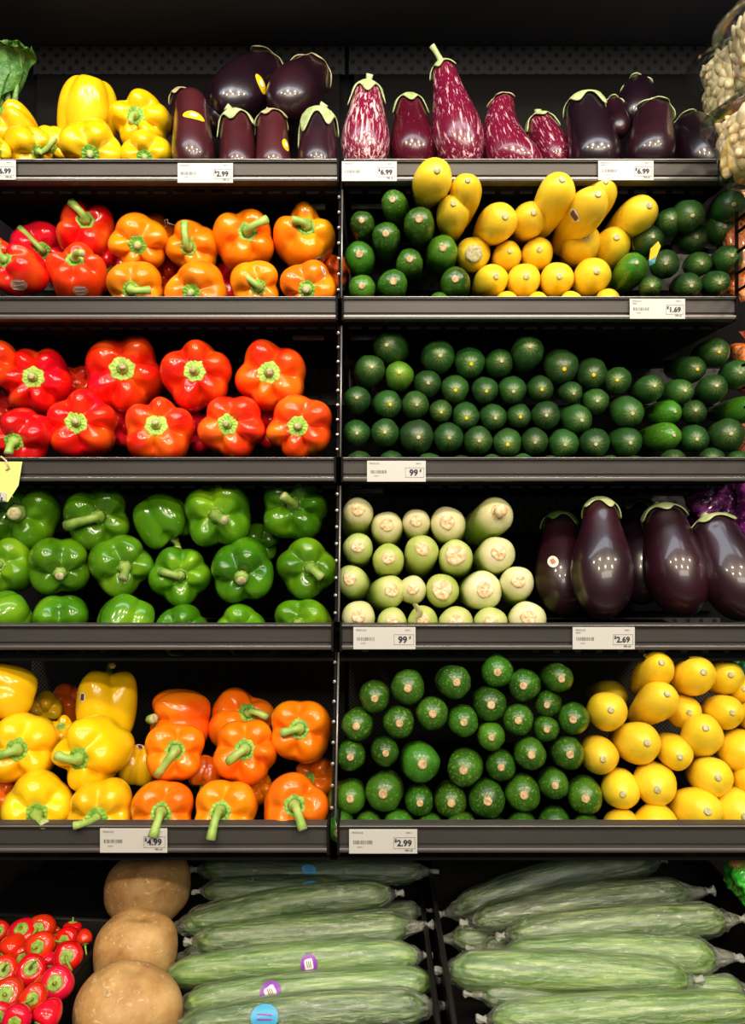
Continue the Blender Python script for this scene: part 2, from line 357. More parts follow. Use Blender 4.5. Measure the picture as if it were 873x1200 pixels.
def pepper(label, cx, cy, R, sx, sy, tip=None, n=4, col='red', lvl=3, back=0.0, h=.92, seed=None, group='', dD=None, roll=None, hide=False, calyx_r=.29, stemr=.085, deep=1.0, name='bell_pepper', cat='bell pepper', tall=1.0, sk=.62):
    seed = seed if seed is not None else int(cx*3+cy) % 997
    D0 = dD if dD is not None else LV[lvl][0]
    Rm = R/F*(D0+.05); D = D0+Rm*1.02+.006+back; Rm = R/F*D*.985; c = P(cx, cy, D)
    r_, u_, t_ = frame_at(c); dx, dy = (sx-cx)/(R*sk), -(sy-cy)/(R*sk); q = math.hypot(dx, dy)
    if q > .985: dx, dy = dx/q*.985, dy/q*.985; q = .985
    a = r_*dx+u_*dy+t_*math.sqrt(1-q*q)
    if roll is None: roll = random.random()*6.28
    mtx = axis_matrix(c, a, roll); th = thing(name, label, cat, group, mtx)
    key = (n, seed % 5, round(h, 2), deep)
    if key not in _pep: _pep[key] = pepper_shape(n, seed % 5*13+n, h, deep)
    G, zc = _pep[key]
    me = ring_mesh('body', G[::-1]*Rm, M[col]); b = obj('body', me, th)
    if not hide:
        k = 48; rr = []; pn = {3: 6, 4: 6, 5: 7, 6: 7}.get(n, 6); ph = random.random()*6; zc -= .015
        for f_ in (1.02, 1.0, .88, .6, .36, .18):
            ring = []
            for j in range(k):
                an = 2*PI*j/k; star = 1+.16*abs(math.cos(pn*an/2+ph))**2.5 if f_ > .8 else 1
                rid = .012*math.cos(pn*2*an) if .3 < f_ < 1 else 0
                zz = zc+{1.02: -.16, 1.0: .035, .88: .045, .6: .012, .36: .035, .18: .09}[f_]+rid
                ring.append((math.cos(an)*calyx_r*f_*star*Rm, math.sin(an)*calyx_r*f_*star*Rm, zz*Rm))
            rr.append(ring)
        obj('calyx', ring_mesh('calyx', rr, M['calyx_green' if col == 'green' else 'calyx_light' if col == 'redorange' else 'calyx'], True, True), th)
        # stem
        base = Vector((0, 0, (zc+.04)*Rm))
        if tip:
            bw = mtx @ base; dpx = math.hypot(tip[0]-sx, tip[1]-sy)/F*D
            fwd = math.sqrt(max((.62*Rm)**2-dpx**2, (.22*Rm)**2)); dt = bw.y-fwd
            if lvl == 5 and tip[1] > LV[lvl][1]-3: dt = min(dt, LV[lvl][0]-.013)
            tl = mtx.inverted() @ P(tip[0], tip[1], dt)
        else: tl = base+Vector((random.uniform(-.04, .04)*Rm, random.uniform(-.04, .04)*Rm, .20*Rm))
        mid = base+Vector((0, 0, (tl-base).length*.55)); pts = bezier(base, mid, tl, 9)
        sr = stemr*Rm; rad = [sr*1.7, sr*1.25, sr*1.02, sr*.95, sr*.95, sr*.95, sr*1.0, sr*1.1, sr*1.18]
        so = obj('stem', tube('stem', pts, rad, M['stem_green' if col == 'green' else 'stem'], 12, .05), th)
        e = (pts[-1]-pts[-2]).normalized()
        obj('cut_end', tube('cut_end', [pts[-1]-e*.1*sr, pts[-1]+e*.16*sr], [sr*1.12, sr*.95], M['cut'], 12), so)
    return th

# ------------------------------------------------------------------ long fruit laid end-on: zucchini, cucumbers, squash, pale roots
def prof(kind, s):
    """radius (0..1) at s in 0(tip)..1(tail)"""
    if kind == 'zucchini': e = (1-max(0, (1-s/.13))**2.3)**.5 if s < .13 else 1; b = .90+.10*math.sin(min(1, s/.45)*PI/2); tl = 1-.45*max(0, (s-.35)/.65)**1.3
    elif kind == 'cucumber': e = (1-max(0, (1-s/.22))**2.05)**.52 if s < .22 else 1; b = 1; tl = 1-.45*max(0, (s-.35)/.65)**1.3
    elif kind == 'squash': e = (1-max(0, (1-s/.28))**2.0)**.5 if s < .28 else 1; b = 1; tl = 1-.42*(max(0, (s-.35)/.65)**1.3)
    else: e = (1-max(0, (1-s/.16))**2.4)**.55 if s < .16 else 1; b = .92+.08*min(1, s/.3); tl = 1
    end = (1-max(0, ((s-.92)/.08))**2)**.5 if s > .92 else 1
    return max(.02, e*b*tl*end)
def long_fruit(kind, label, cx, cy, R, tx, ty, lvl, back=0.0, mat='zucchini', group='', L=None, dD=None, pitch=None, scar='cut_brown', scar_r=.26, name='zucchini', cat='zucchini', bend=0.0, dot=False):
    D0 = (dD if dD is not None else LV[lvl][0])+.012+back
    Rm = R/F*(D0+.02)*1.07; L = (L or .16)
    tip = P(tx, ty, D0); r_, u_, t_ = frame_at(tip); A = L/2*F/D0
    dx = (tx-cx)/A; dy = -(ty-cy)/A if pitch is None else pitch-(ty-cy)/A*.3
    q = math.hypot(dx, dy)
    if q > .92: dx, dy = dx/q*.92, dy/q*.92; q = .92
    a = r_*dx+u_*dy+t_*math.sqrt(1-q*q)
    c = tip-a*(L/2); mtx = axis_matrix(c, a, random.random()*6.28); th = thing(name, label, cat, group, mtx)
    nf, S = 28, [0.002, .008, .02, .04, .07, .11, .16, .22, .3, .4, .52, .64, .76, .86, .93, .97, .995]
    sd = random.random()*6; an = np.linspace(0, 2*PI, nf, endpoint=False); rings = []
    for s in S:
        rr = Rm*prof(kind, s)*(1+.022*np.cos(3*an+sd)+.012*np.cos(5*an-sd+s*3)+(.012*np.cos(9*an) if kind in('zucchini', 'cucumber') else 0))
        ox = bend*Rm*math.sin(s*PI)
        rings.append(np.stack([rr*np.cos(an)+ox, rr*np.sin(an), np.full(nf, L/2-s*L)], -1))
    obj('body', ring_mesh('body', rings[::-1], M[mat]), th)
    sr = Rm*scar_r; zz = L/2
    if kind == 'pale':
        rg = []
        for f_, dz in ((1.25, -.010), (1.12, -.002), (.95, .0012), (.7, .0005), (.45, .0018), (.2, .0012)):
            rg.append([(math.cos(x)*sr*f_*(1+.05*math.sin(3*x+sd)+.05*math.sin(7*x)), math.sin(x)*sr*f_*(1+.05*math.sin(3*x+sd)), zz+dz+.0006*math.sin(5*x+sd)) for x in an])
        obj('cut_end', ring_mesh('cut_end', rg, M['pale_cut'], False, True), th)
    else:
        hgt = .0016 if kind != 'squash' else .0022
        rg = [[(math.cos(x)*sr*f_*(1+.06*math.sin(5*x+sd)), math.sin(x)*sr*f_, zz+dz) for x in an[::2]] for f_, dz in ((1.25, -.004), (1.05, hgt*.6), (.9, hgt), (.5, hgt*.7), (.2, hgt*.9))]
        obj('stem_scar' if kind == 'zucchini' else 'blossom_scar', ring_mesh('scar', rg, M[scar], False, True), th)
    return th
def pile(kind, layers, names, what, where, lvl, step, group, **k):
    """layers bottom first; each a list of (cx, cy, R, tipx, tipy, opts)"""
    out = {}
    for li, lay in enumerate(layers):
        lay = sorted(lay, key=lambda q: q[0]); nn = len(lay)
        for i, it in enumerate(lay):
            o = dict(k); ex = it[5] if len(it) > 5 else {}
            ex = dict(ex); key = ex.pop('key', None); look = ex.pop('look', what); ext = ex.pop('back', 0)
            lab = ex.pop('label', None)
            o.update(ex)
            if lab is None:
                place = 'leftmost' if i == 0 else 'rightmost' if i == nn-1 else ORD[i]+' from the left'
                lab = '%s, %s in the %s layer %s' % (look, place, names[li], where)
            t = long_fruit(kind, lab, *it[:5], lvl=lvl, back=step*li+ext, group=group, **o)
            if key: out[key] = t
    return out

# ------------------------------------------------------------------ aubergines
def egg_prof(s, rb, rn, wide=.3):
    # s 0 bottom .. 1 top
    q = min(1, max(0, (s-wide)/(.92-wide))); k = .5*q+.5*q*q*(3-2*q); r = rb*(1-k)+rn*k
    if s < wide: r = rb*(1-max(0, 1-s/wide)**2.15)**.5
    if s > .90: r *= (1-((s-.90)/.10)**2*.78)**.5
    return max(r, .02*rb)
def aubergine(label, bot, top, Rb, Rn, lvl, back=0.0, lean=.05, mat='aubergine', calyx='aubcalyx', group='', wide=.3, bend=0.0, bdir=0.0, stem=(0, .5), cal_len=.13, name='eggplant', dD=None, calyx_on=True, roll=None, flat=1.0):
    D0 = (dD if dD is not None else LV[lvl][0])+back; Rbm = Rb/F*(D0+.04); Db = D0+Rbm+.006; Rbm = Rb/F*Db; Rnm = Rn/F*Db
    if lvl == 1 and back < .02: bot = (bot[0], bot[1]+13)
    b = P(bot[0], bot[1], Db); t = P(top[0], top[1], Db+lean); ax = t-b
    b = b-ax.normalized()*Rbm*.92; ax = t-b; L = ax.length; Rnm *= 1.18
    mtx = axis_matrix(b, ax, 0); th = thing(name, label, 'eggplant', group, mtx)
    nf, ns = 44, 30; an = np.linspace(0, 2*PI, nf, endpoint=False); sd = random.random()*6
    S = [.002, .01, .03, .06]+list(np.linspace(.1, .9, ns-8))+[.93, .96, .985, .998]
    # bend direction: world x axis in local space
    xl = (mtx.to_3x3().inverted() @ Vector((1, 0, 0))).normalized()
    def centre(s): return Vector((0, 0, s*L))+xl*(bend*L*math.sin(s*PI))
    def surf(s, a, off=0.0):
        r = egg_prof(s, Rbm, Rnm, wide)*(1+.018*math.cos(3*a+sd)+.012*math.cos(2*a-sd))+off
        c = centre(s); return (c.x+r*math.cos(a), c.y+r*math.sin(a), c.z)
    bd = obj('body', ring_mesh('body', [[surf(s, a) for a in an] for s in S], M[mat]), th)
    if calyx_on:
        k = 60; rr = []; ph = random.random()*6; V = []
        for j, q in enumerate((0, .12, .3, .5, .7, .85, 1.0)):
            ring = []
            for i in range(k):
                a = 2*PI*i/k; lob = abs(math.cos(2.5*a+ph)); ln = cal_len*(.42+.75*lob**2.6)*(1+.25*math.sin(a+sd))
                s = 1-ln*q; off = .0016+(.0012*q*q*(.4+lob) if q > .6 else 0)
                p = surf(min(s, .999), a, off if q > 0 else .0016); ring.append((p[0], p[1], p[2]+(.003*(1-q))))
            rr.append(ring)
        cal = obj('calyx', ring_mesh('calyx', rr[::-1], M[calyx], False, True), th)
        md = cal.modifiers.new('thick', 'SOLIDIFY'); md.thickness = .0016; md.offset = 1
        p0 = centre(1.0); zl = mtx.to_3x3().inverted() @ Vector((stem[0], -.2, stem[1])); zl.normalize(); ln = Rnm*.75*math.hypot(*stem)*1.6
        p1 = p0+Vector((0, 0, ln*.5)); p2 = p0+Vector((0, 0, ln*.3))+zl*ln
        sr = Rnm*.22
        st = obj('stem', tube('stem', bezier(p0-Vector((0, 0, .003)), p1, p2, 7), [sr*1.9, sr*1.4, sr*1.1, sr, sr*.95, sr*1.0, sr*1.1], M[calyx], 10, .06), th)
    return th

# ------------------------------------------------------------------ setting: back wall, canopy, shelves
XP, XR, XL = -.0495, .552, -.655
def peg_obj(name, x0, x1, z0, z1, y, m):
    me = mkmesh(name, [(x0, y, z0), (x1, y, z0), (x1, y, z1), (x0, y, z1), (x0, y+.012, z0), (x1, y+.012, z0), (x1, y+.012, z1), (x0, y+.012, z1)],
                [(0, 1, 2, 3), (7, 6, 5, 4), (0, 4, 5, 1), (1, 5, 6, 2), (2, 6, 7, 3), (3, 7, 4, 0)], m, False)
    return me
wall = props(obj('wall_back', box_mesh('wall_back', -1.3, 1.5, BACK+.02, BACK+.06, 0, 2.75, M['dark'])), kind='structure')
zt = EYE+(600-50)/F*BACK
props(obj('ceiling', box_mesh('canopy', -1.3, 1.5, 1.12, BACK+.06, zt, zt+.05, M['canopy'])), kind='structure')
props(obj('floor', box_mesh('floor', -2.5, 2.5, -3, BACK+.06, -.05, 0, plain('grey_floor', (.30, .28, .25), .5))), kind='structure')
# back panels: a perforated strip and a plain panel for every bay and level
for b, (x0, x1) in enumerate(((XL, XP-.004), (XP+.004, XR+.12))):
    for l in range(1, 6):
        ztop = (zt-.004) if l == 1 else lipz(l-1)-.05
        zb = lipz(l)-.035; sh = .055 if l == 1 else .07
        obj('perforated_strip', peg_obj('peg', x0, x1, ztop-sh, ztop, BACK+.004, M['peg']), wall)
        if l < 5: obj('back_panel', peg_obj('panel', x0+.01, x1-.01, zb, ztop-sh-.004, BACK-.004, M['black']), wall)
        else: obj('mesh_panel', peg_obj('meshp', x0, x1, zb-.29, ztop-sh-.004, BACK-.004, M['mesh']), wall)
LN = {1: 'top', 2: 'second', 3: 'middle', 4: 'fourth', 5: 'lowest'}
def shelf(l, x0, x1, side):
    D, _ = LV[l]; z = lipz(l)
    th = thing('shelf', '%s black metal shelf with a grey price rail, %s bay' % (LN[l], side), 'shelf', 'metal display shelves', Matrix.Translation((0, D, z)))
    h = RAILH; tk = .0
    prof_ = [(0, 0), (-.003, -.001), (-.003, -.0045), (.001, -.0055), (.001, -.0085), (-.0015, -.0095), (-.0015, -.0245), (.001, -.026), (.001, -.028), (-.004, -.030), (-.0045, -.0345), (-.001, -h), (.012, -h), (.012, 0)]
    obj('price_rail', extrude_x('rail', prof_[::-1], x0, x1, M['rail']), th)
    for zz, hh in ((-.0012, .0012), (-.0297, .0024)):  # highlight lines along the rail, painted in as strips of lighter metal
        obj('rail_edge', box_mesh('edge', x0, x1, -.0052, -.003, zz-hh, zz, M['rail_edge'], .0003), th)
    dep = BACK-D-.012; drop = {1: .030, 2: .032, 3: .034, 4: .050, 5: .048}[l]
    me = mkmesh('board', [(x0, .012, -drop), (x1, .012, -drop), (x1, dep, -drop), (x0, dep, -drop), (x0, .012, -drop-.004), (x1, .012, -drop-.004), (x1, dep, -drop-.004), (x0, dep, -drop-.004)],
                [(0, 1, 2, 3), (7, 6, 5, 4), (0, 4, 5, 1), (1, 5, 6, 2), (2, 6, 7, 3), (3, 7, 4, 0)], M['black'], False)
    obj('shelf_board', me, th)
    for xx in (x0, x1-.003): obj('end_plate', box_mesh('end', xx, xx+.003, -.0055, .05, -h-.001, .0004, M['black']), th)
    n = int((x1-x0)/.030)                                   # hanging slot tabs under the front edge
    tb = box_mesh('tab', -.010, .010, .018, .021, -h-.009, -h-.003, M['black'])
    for i in range(n): obj('slot_tab', tb, th, (x0+.02+i*.030, 0, 0))
    xs = x0+.012 if side == 'right' else x1-.075
    obj('bracket', box_mesh('bracket', xs, xs+.05, .06, .068, -h-.016, -h-.009, M['rail']), th)
    return th
SH = {}
for l in range(1, 6):
    g = .002+.0006*l
    SH[l, 'L'] = shelf(l, XL, XP-g, 'left'); SH[l, 'R'] = shelf(l, XP+g, XR, 'right')
# slim posts with studs between the bays
sphere = None
for l in range(1, 5):
    z1 = lipz(l)-RAILH-.006; z0 = lipz(l+1)+.001; D1 = LV[l][0]+.012; D0 = LV[l+1][0]+.012
    th = thing('divider_post', 'slim studded metal post between the bays, above the %s shelf rail' % LN[l+1], 'post', 'posts between the shelf bays', Matrix.Translation((XP, D0, z0)))
    H = z1-z0; d = D1-D0
    obj('bar', tube('bar', [(.002, 0, 0), (.002, d, H)], .0014, M['rail_edge'], 8), th)
    obj('web', mkmesh('web', [(-.0035, .003, 0), (-.0005, .003, 0), (-.0005, .05, 0), (-.0035, .05, 0), (-.0035, d+.003, H), (-.0005, d+.003, H), (-.0005, d+.05, H), (-.0035, d+.05, H)],
        [(3, 2, 1, 0), (4, 5, 6, 7), (0, 1, 5, 4), (1, 2, 6, 5), (2, 3, 7, 6), (3, 0, 4, 7)], M['black'], False), th)
    bm = bmesh.new(); bmesh.ops.create_uvsphere(bm, u_segments=10, v_segments=6, radius=.0026); sm = bpy.data.meshes.new('stud'); bm.to_mesh(sm); bm.free(); sm.materials.append(M['chrome'])
    n = int(H/.0225)
    for i in range(n):
        f_ = (i+.5)/n; obj('stud', sm, th, (-.0028, d*f_-.001, H*f_))

# ------------------------------------------------------------------ price labels
def text_mesh(s, size, m, bold=False):
    cu = bpy.data.curves.new('txt', 'FONT'); cu.body = s; cu.size = size; cu.align_x = 'LEFT'; cu.resolution_u = 3; cu.extrude = .00008
    if bold: cu.offset = size*.028
    o = bpy.data.objects.new('txt', cu); C.objects.link(o); bpy.context.view_layer.update()
    dg = bpy.context.evaluated_depsgraph_get(); me = bpy.data.meshes.new_from_object(o.evaluated_get(dg))
    bpy.data.objects.remove(o); me.materials.clear(); me.materials.append(m); return me
def put_text(s, size, m, parent, x, z, name='printing', bold=False, y=-.0006):
    o = obj(name, text_mesh(s, size, m, bold), parent, (x, y, z)); o.rotation_euler = (PI/2, 0, 0); return o
def tag(x0, x1, yt, lvl, price, label, cents=False, lines=1):
    D = LV[lvl][0]-.0065; xa = (x0-436.5)/F*D; xb = (x1-436.5)/F*D; wd = xb-xa; ht = .0305
    z = EYE+(600-yt)/F*D
    th = thing('price_label', label, 'price label', 'shelf price labels', Matrix.Translation((xa, D, z)))
    obj('card', box_mesh('card', 0, wd, 0, .0012, -ht, 0, M['tag'], .0004), th)
    u = wd/66.0
    put_text('PRODUCE', 2.3*u, M['greyink'], th, 3*u, -3.6*u); put_text('004011', 2.0*u, M['greyink'], th, 55*u, -3.6*u)
    if lines > 1: put_text('FRESH', 2.0*u, M['greyink'], th, 3*u, -6.4*u)
    rs = random.Random(int(x0)+lvl)
    for i in range(13):
        bw = rs.choice((.5, .8, 1.1))*u; o = box_mesh('bar', 0, bw, -.0004, 0, -3.4*u, 0, M['greyink'])
        obj('barcode_bar', o, th, ((4+i*1.45)*u, 0, -10.6*u))
    put_text('0 4011', 2.0*u, M['greyink'], th, 8*u, -17.5*u)
    bx0, bx1, bz0, bz1 = 43*u, 64*u, -18.6*u, -7.6*u
    for a, b, c, d in ((bx0, bx1, bz0, bz0+.3*u), (bx0, bx1, bz1-.3*u, bz1), (bx0, bx0+.3*u, bz0, bz1), (bx1-.3*u, bx1, bz0, bz1)):
        obj('price_box_line', box_mesh('ln', a, b, -.0004, 0, c, d, M['greyink']), th)
    if cents:
        put_text(price, 9.6*u, M['ink'], th, 47.5*u, -16.4*u, bold=True); put_text('¢', 4.6*u, M['ink'], th, 59*u, -11.8*u, bold=True)
    else:
        put_text('$', 4.4*u, M['ink'], th, 43.9*u, -12*u, bold=True); put_text(price, 8.3*u, M['ink'], th, 46.4*u, -15.8*u, bold=True)
        put_text('PER LB', 2.5*u, M['ink'], th, 54*u, -21*u)
tag(-47, 18.5, 187.5, 1, '6.99', 'white price label reading $6.99 cut by the picture edge below the leafy greens')
tag(208, 273, 191, 1, '2.99', 'white price label reading $2.99 under the dark eggplants, top left shelf')
tag(400.5, 465, 189, 1, '6.99', 'white price label reading $6.99 under the first striped eggplant')
tag(701, 766, 188, 1, '6.99', 'white price label reading $6.99 under the dark eggplants, top right shelf', lines=2)
tag(738, 803, 350, 2, '1.69', 'white price label reading $1.69 under the green cucumbers', lines=2)
tag(430, 499, 540, 3, '99', 'white price label reading 99 cents under the pile of cucumbers', True)
tag(414, 487, 735, 4, '99', 'white price label reading 99 cents under the pale green roots', True)
tag(671, 744, 735, 4, '2.69', 'white price label reading $2.69 under the big eggplants', lines=2)
tag(117, 196, 971, 5, '4.99', 'white price label reading $4.99 under the orange peppers')
tag(409, 489, 972, 5, '2.99', 'white price label reading $2.99 under the zucchini')
# yellow-green promotion card clipped to the middle rail on the left
D = LV[3][0]-.008; th = thing('promotion_card', 'yellow-green promotion card with black lettering hanging from the middle left rail', 'sign', None, Matrix.Translation(P(0, 541, D)))
u = D/F
V = [(-30*u, 0, 0), (26*u, 0, 0), (23*u, -.004, -28*u), (12*u, -.007, -47*u), (-30*u, -.007, -47*u)]
obj('card', mkmesh('card', V+[(x, y+.001, z) for x, y, z in V], [(4, 3, 2, 1, 0), (5, 6, 7, 8, 9)]+[(i, (i+1) % 5, 5+(i+1) % 5, 5+i) for i in range(5)], plain('yellow_green_card', (.72, .80, .22), .5), False), th)
o = obj('lettering_panel', box_mesh('pill', -30*u, 10.5*u, -.0005, 0, -46*u, -36*u, M['tag'], .0004), th, (0, -.0085, 0))
put_text('SAVE', 5.2*u, M['ink'], th, -7*u, -41*u, 'lettering', True, -.0096); put_text('MORE', 5.2*u, M['ink'], th, -7*u, -45.6*u, 'lettering', True, -.0096)
obj('clip', tube('clip', [(2*u, -.002, 6*u), (9*u, -.005, 1*u), (12*u, -.003, -8*u), (8*u, -.003, -10*u)], .0012, M['pale_cut'], 8), th)

# ================================================================== LEVEL 1 (top)
G1 = 'yellow peppers on the top shelf'
bp = pepper
bp('yellow bell pepper half hidden below the leafy greens', 15, 151, 29, 3, 139, (-4, 128), 4, 'yellow', 1, .045, group=G1)
bp('yellow bell pepper cut by the picture edge, lowest beside the rail', -6, 176, 17, -4, 178, None, 4, 'yellow', 1, 0, group=G1)
bp('yellow bell pepper with a long curved green stem pointing right, top shelf', 34, 174, 27, 42, 176, (64, 161), 4, 'yellow', 1, 0, group=G1, stemr=.12)
bp('yellow bell pepper squeezed behind the one with the curved stem', 60, 168, 20, 60, 172, None, 4, 'yellow', 1, .055, group=G1)
bp('tallest yellow bell pepper standing upside down without visible stem', 104, 136, 33, 100, 190, None, 4, 'yellow', 1, .055, h=1.25, group=G1, seed=3, hide=True)
bp('front yellow bell pepper with stem at the rail, under the tallest one', 107, 176, 35, 106, 180, None, 4, 'yellow', 1, 0, group=G1)
bp('yellow bell pepper facing out beside the maroon eggplants, stem leaning left', 168, 145, 34, 161, 139, (153, 144), 5, 'yellow', 1, .035, group=G1)
bp('low yellow bell pepper at the rail beside the maroon eggplants', 172, 182, 29, 170, 184, None, 4, 'yellow', 1, -.002, group=G1)
G1b = 'dark eggplants on the top left shelf'
e = aubergine('maroon eggplant with yellow oval sticker beside the yellow peppers', (227, 176), (224, 112), 25, 16, 1, 0, .045, 'maroon', 'aubcalyx_dry', G1b, cal_len=.05, calyx_on=False)
sticker(e, 227, 135, .034, .018, -.15, 'yellow')
e = aubergine('dark eggplant hidden behind the maroon one, only its sticker showing', (214, 152), (214, 112), 16, 11, 1, .075, .03, 'purpleaub', 'aubcalyx_dry', G1b)
e = aubergine('large black eggplant lying on top with tilted yellow sticker', (274, 119), (313, 82), 34, 24, 1, .06, .09, 'aubergine', 'aubcalyx_dry', G1b, wide=.45, cal_len=.12, stem=(.2, .3))
sticker(e, 306, 98, .033, .018, -1.1, 'yellow')
aubergine('black eggplant in shadow behind the pile, left of the stickered one', (262, 142), (258, 108), 22, 17, 1, .08, .05, 'aubergine', 'aubcalyx_dry', G1b, calyx_on=False)
aubergine('large purple-black eggplant lying on top at the right', (340, 118), (366, 88), 33, 22, 1, .06, .09, 'purpleaub', 'aubcalyx_dry', G1b, wide=.45, stem=(-.6, .3))
aubergine('maroon eggplant with pale split calyx in front of the black ones', (280, 184), (277, 141), 23, 17, 1, 0, .035, 'maroon', 'aubcalyx', G1b, stem=(-.5, .45), cal_len=.22)
e = aubergine('narrow maroon eggplant standing in the middle of the front row', (321, 182), (319, 139), 20, 15, 1, 0, .035, 'maroon', 'aubcalyx_dry', G1b, stem=(-.4, .3), cal_len=.1)
sticker(e, 335, 170, .016, .024, -.4, 'yellow')
aubergine('dark purple eggplant with spreading pale sepals next to the post', (372, 182), (374, 138), 24, 17, 1, 0, .035, 'purpleaub', 'aubcalyx', G1b, stem=(.3, .5), cal_len=.3)
G1c = 'striped eggplants on the top right shelf'
aubergine('pale striped purple eggplant with green cap beside the post', (427, 168), (431, 104), 29, 15, 1, 0, .035, 'striped_pale', 'aubcalyx', G1c, wide=.38, stem=(.12, .6), cal_len=.22)
aubergine('short dark striped eggplant with green cap', (485, 170), (479, 120), 29, 15, 1, .004, .035, 'striped_dark', 'aubcalyx', G1c, wide=.35, stem=(0, .1), cal_len=.2)
aubergine('tallest striped magenta eggplant leaning left with cream stem', (542, 166), (519, 78), 30, 13, 1, 0, .05, 'striped', 'aubcalyx', G1c, wide=.35, stem=(-.7, 1.0), cal_len=.07)
aubergine('curved striped magenta eggplant bending right under its own weight', (612, 178), (588, 118), 31, 14, 1, 0, .04, 'striped', 'aubcalyx_dry', G1c, wide=.25, stem=(0, .05), cal_len=.05, bend=-.12)
aubergine('striped magenta eggplant lying low with a green cap pointing up', (652, 184), (631, 146), 21, 15, 1, .03, .06, 'striped', 'aubcalyx', G1c, wide=.5, stem=(0, .7), cal_len=.2)
G1d = 'dark eggplants on the top right shelf'
aubergine('tall black eggplant with pale green ragged cap', (698, 172), (683, 120), 29, 19, 1, 0, .04, 'aubergine', 'aubcalyx', G1d, stem=(.1, .3), cal_len=.16)
aubergine('black eggplant resting on the others, highest in its pile', (744, 132), (748, 104), 24, 16, 1, .085, .07, 'aubergine', 'aubcalyx', G1d, cal_len=.05, wide=.45)
aubergine('small black eggplant wedged behind the ragged-capped one', (724, 150), (718, 124), 15, 11, 1, .06, .06, 'purpleaub', 'aubcalyx', G1d, cal_len=.04)
aubergine('black eggplant with thin pale sepals in the middle of the pile', (762, 168), (766, 131), 28, 19, 1, 0, .05, 'purpleaub', 'aubcalyx', G1d, cal_len=.07)
aubergine('black eggplant at the shelf end below the garlic tubs', (826, 178), (806, 152), 33, 23, 1, .01, .06, 'aubergine', 'aubcalyx', G1d, cal_len=.08, wide=.5)

# leafy greens, top left
th = thing('leafy_green_bunch', 'bunch of dark leafy greens with curled leaves at the left end of the top shelf', 'leafy greens', None, Matrix.Translation(P(5, 128, 1.33)))
lm = NT('leaf_green'); lm.col(lm.ramp(lm.noise(40, 3), (.3, (.035, .14, .02)), (.7, (.12, .32, .06)))); lm.set(Roughness=.45); lm.bump(lm.noise(110, 3), .8, .004)
lm2 = NT('pale_leaf_green'); lm2.col(lm2.ramp(lm2.noise(40, 3), (.3, (.08, .22, .04)), (.7, (.22, .42, .12)))); lm2.set(Roughness=.45); lm2.bump(lm2.noise(110, 3), .8, .004)
for i in range(9):
    rs = random.Random(i); a0 = -1.1+i*.30; ln = .11+rs.random()*.02; V = []; nu, nv = 12, 9
    dx = math.sin(a0)*.045; y0 = -.03*math.cos(a0*2)*rs.random()-.005*i
    for iu in range(nu):
        s = iu/(nu-1); cx_ = dx*s+.03*s*s*math.sin(a0)-.01; cz = .115*math.sin(min(s*1.25, 1.45))*1.05-.055*max(0, s-.65)**1*1.6; cy_ = y0-.06*max(0, s-.45)
        wv = .034*math.sin(min(PI, s*PI*.92+.15))
        for iv in range(nv):
            q = iv/(nv-1)*2-1; V.append((cx_+q*wv, cy_+.010*math.sin(q*9+s*14+i)*abs(q)+.012*q*q, cz-.006+.008*math.sin(q*7+s*10+i*2)*abs(q)))
    Fc = [(a*nv+b, a*nv+b+1, (a+1)*nv+b+1, (a+1)*nv+b) for a in range(nu-1) for b in range(nv-1)]
    lf = obj('leaf', mkmesh('leaf', V, Fc, (lm if i % 3 else lm2).m), th); md = lf.modifiers.new('t', 'SOLIDIFY'); md.thickness = .0008
    md = lf.modifiers.new('s', 'SUBSURF'); md.levels = md.render_levels = 1
for i in range(5): obj('stalk', tube('stalk', [(-.03+.012*i, .0, -.03), (-.025+.012*i, -.01, .01), (-.03+.016*i, -.02, .06)], [.0055, .005, .003], lm2.m, 8), th)

# garlic tubs, top right
cl = NT('garlic_clove_skin'); cl.col(cl.vary(cl.ramp(cl.noise(60, 3), (.3, (.74, .58, .32)), (.7, (.88, .76, .48))), .08, .01)); cl.set(Roughness=.4, Subsurface_Weight=.1, Subsurface_Scale=.005)
bm = bmesh.new(); bmesh.ops.create_uvsphere(bm, u_segments=12, v_segments=8, radius=1)
for v in bm.verts:
    k = (v.co.z+1)/2; v.co.x *= .60*(1-.5*k**1.8); v.co.y *= .55*(1-.55*k**1.8); v.co.x += .22*k*k
    v.co *= .0165
clove = bpy.data.meshes.new('clove'); bm.to_mesh(clove); bm.free(); clove.materials.append(cl.m); clove.polygons.foreach_set('use_smooth', [True]*len(clove.polygons))
cp = NT('clear_plastic'); t_ = cp.n('ShaderNodeBsdfTransparent'); g_ = cp.n('ShaderNodeBsdfGlossy'); g_.inputs['Roughness'].default_value = .12; mx = cp.n('ShaderNodeMixShader')
lw = cp.n('ShaderNodeLayerWeight'); lw.inputs[0].default_value = .35; t_.inputs[0].default_value = (.93, .95, .94, 1)
cp.l(cp.math('MULTIPLY_ADD', lw.outputs['Facing'], .55, .10), mx.inputs[0]); cp.l(t_.outputs[0], mx.inputs[1]); cp.l(g_.outputs[0], mx.inputs[2]); cp.l(mx.outputs[0], cp.t.nodes['Material Output'].inputs[0])
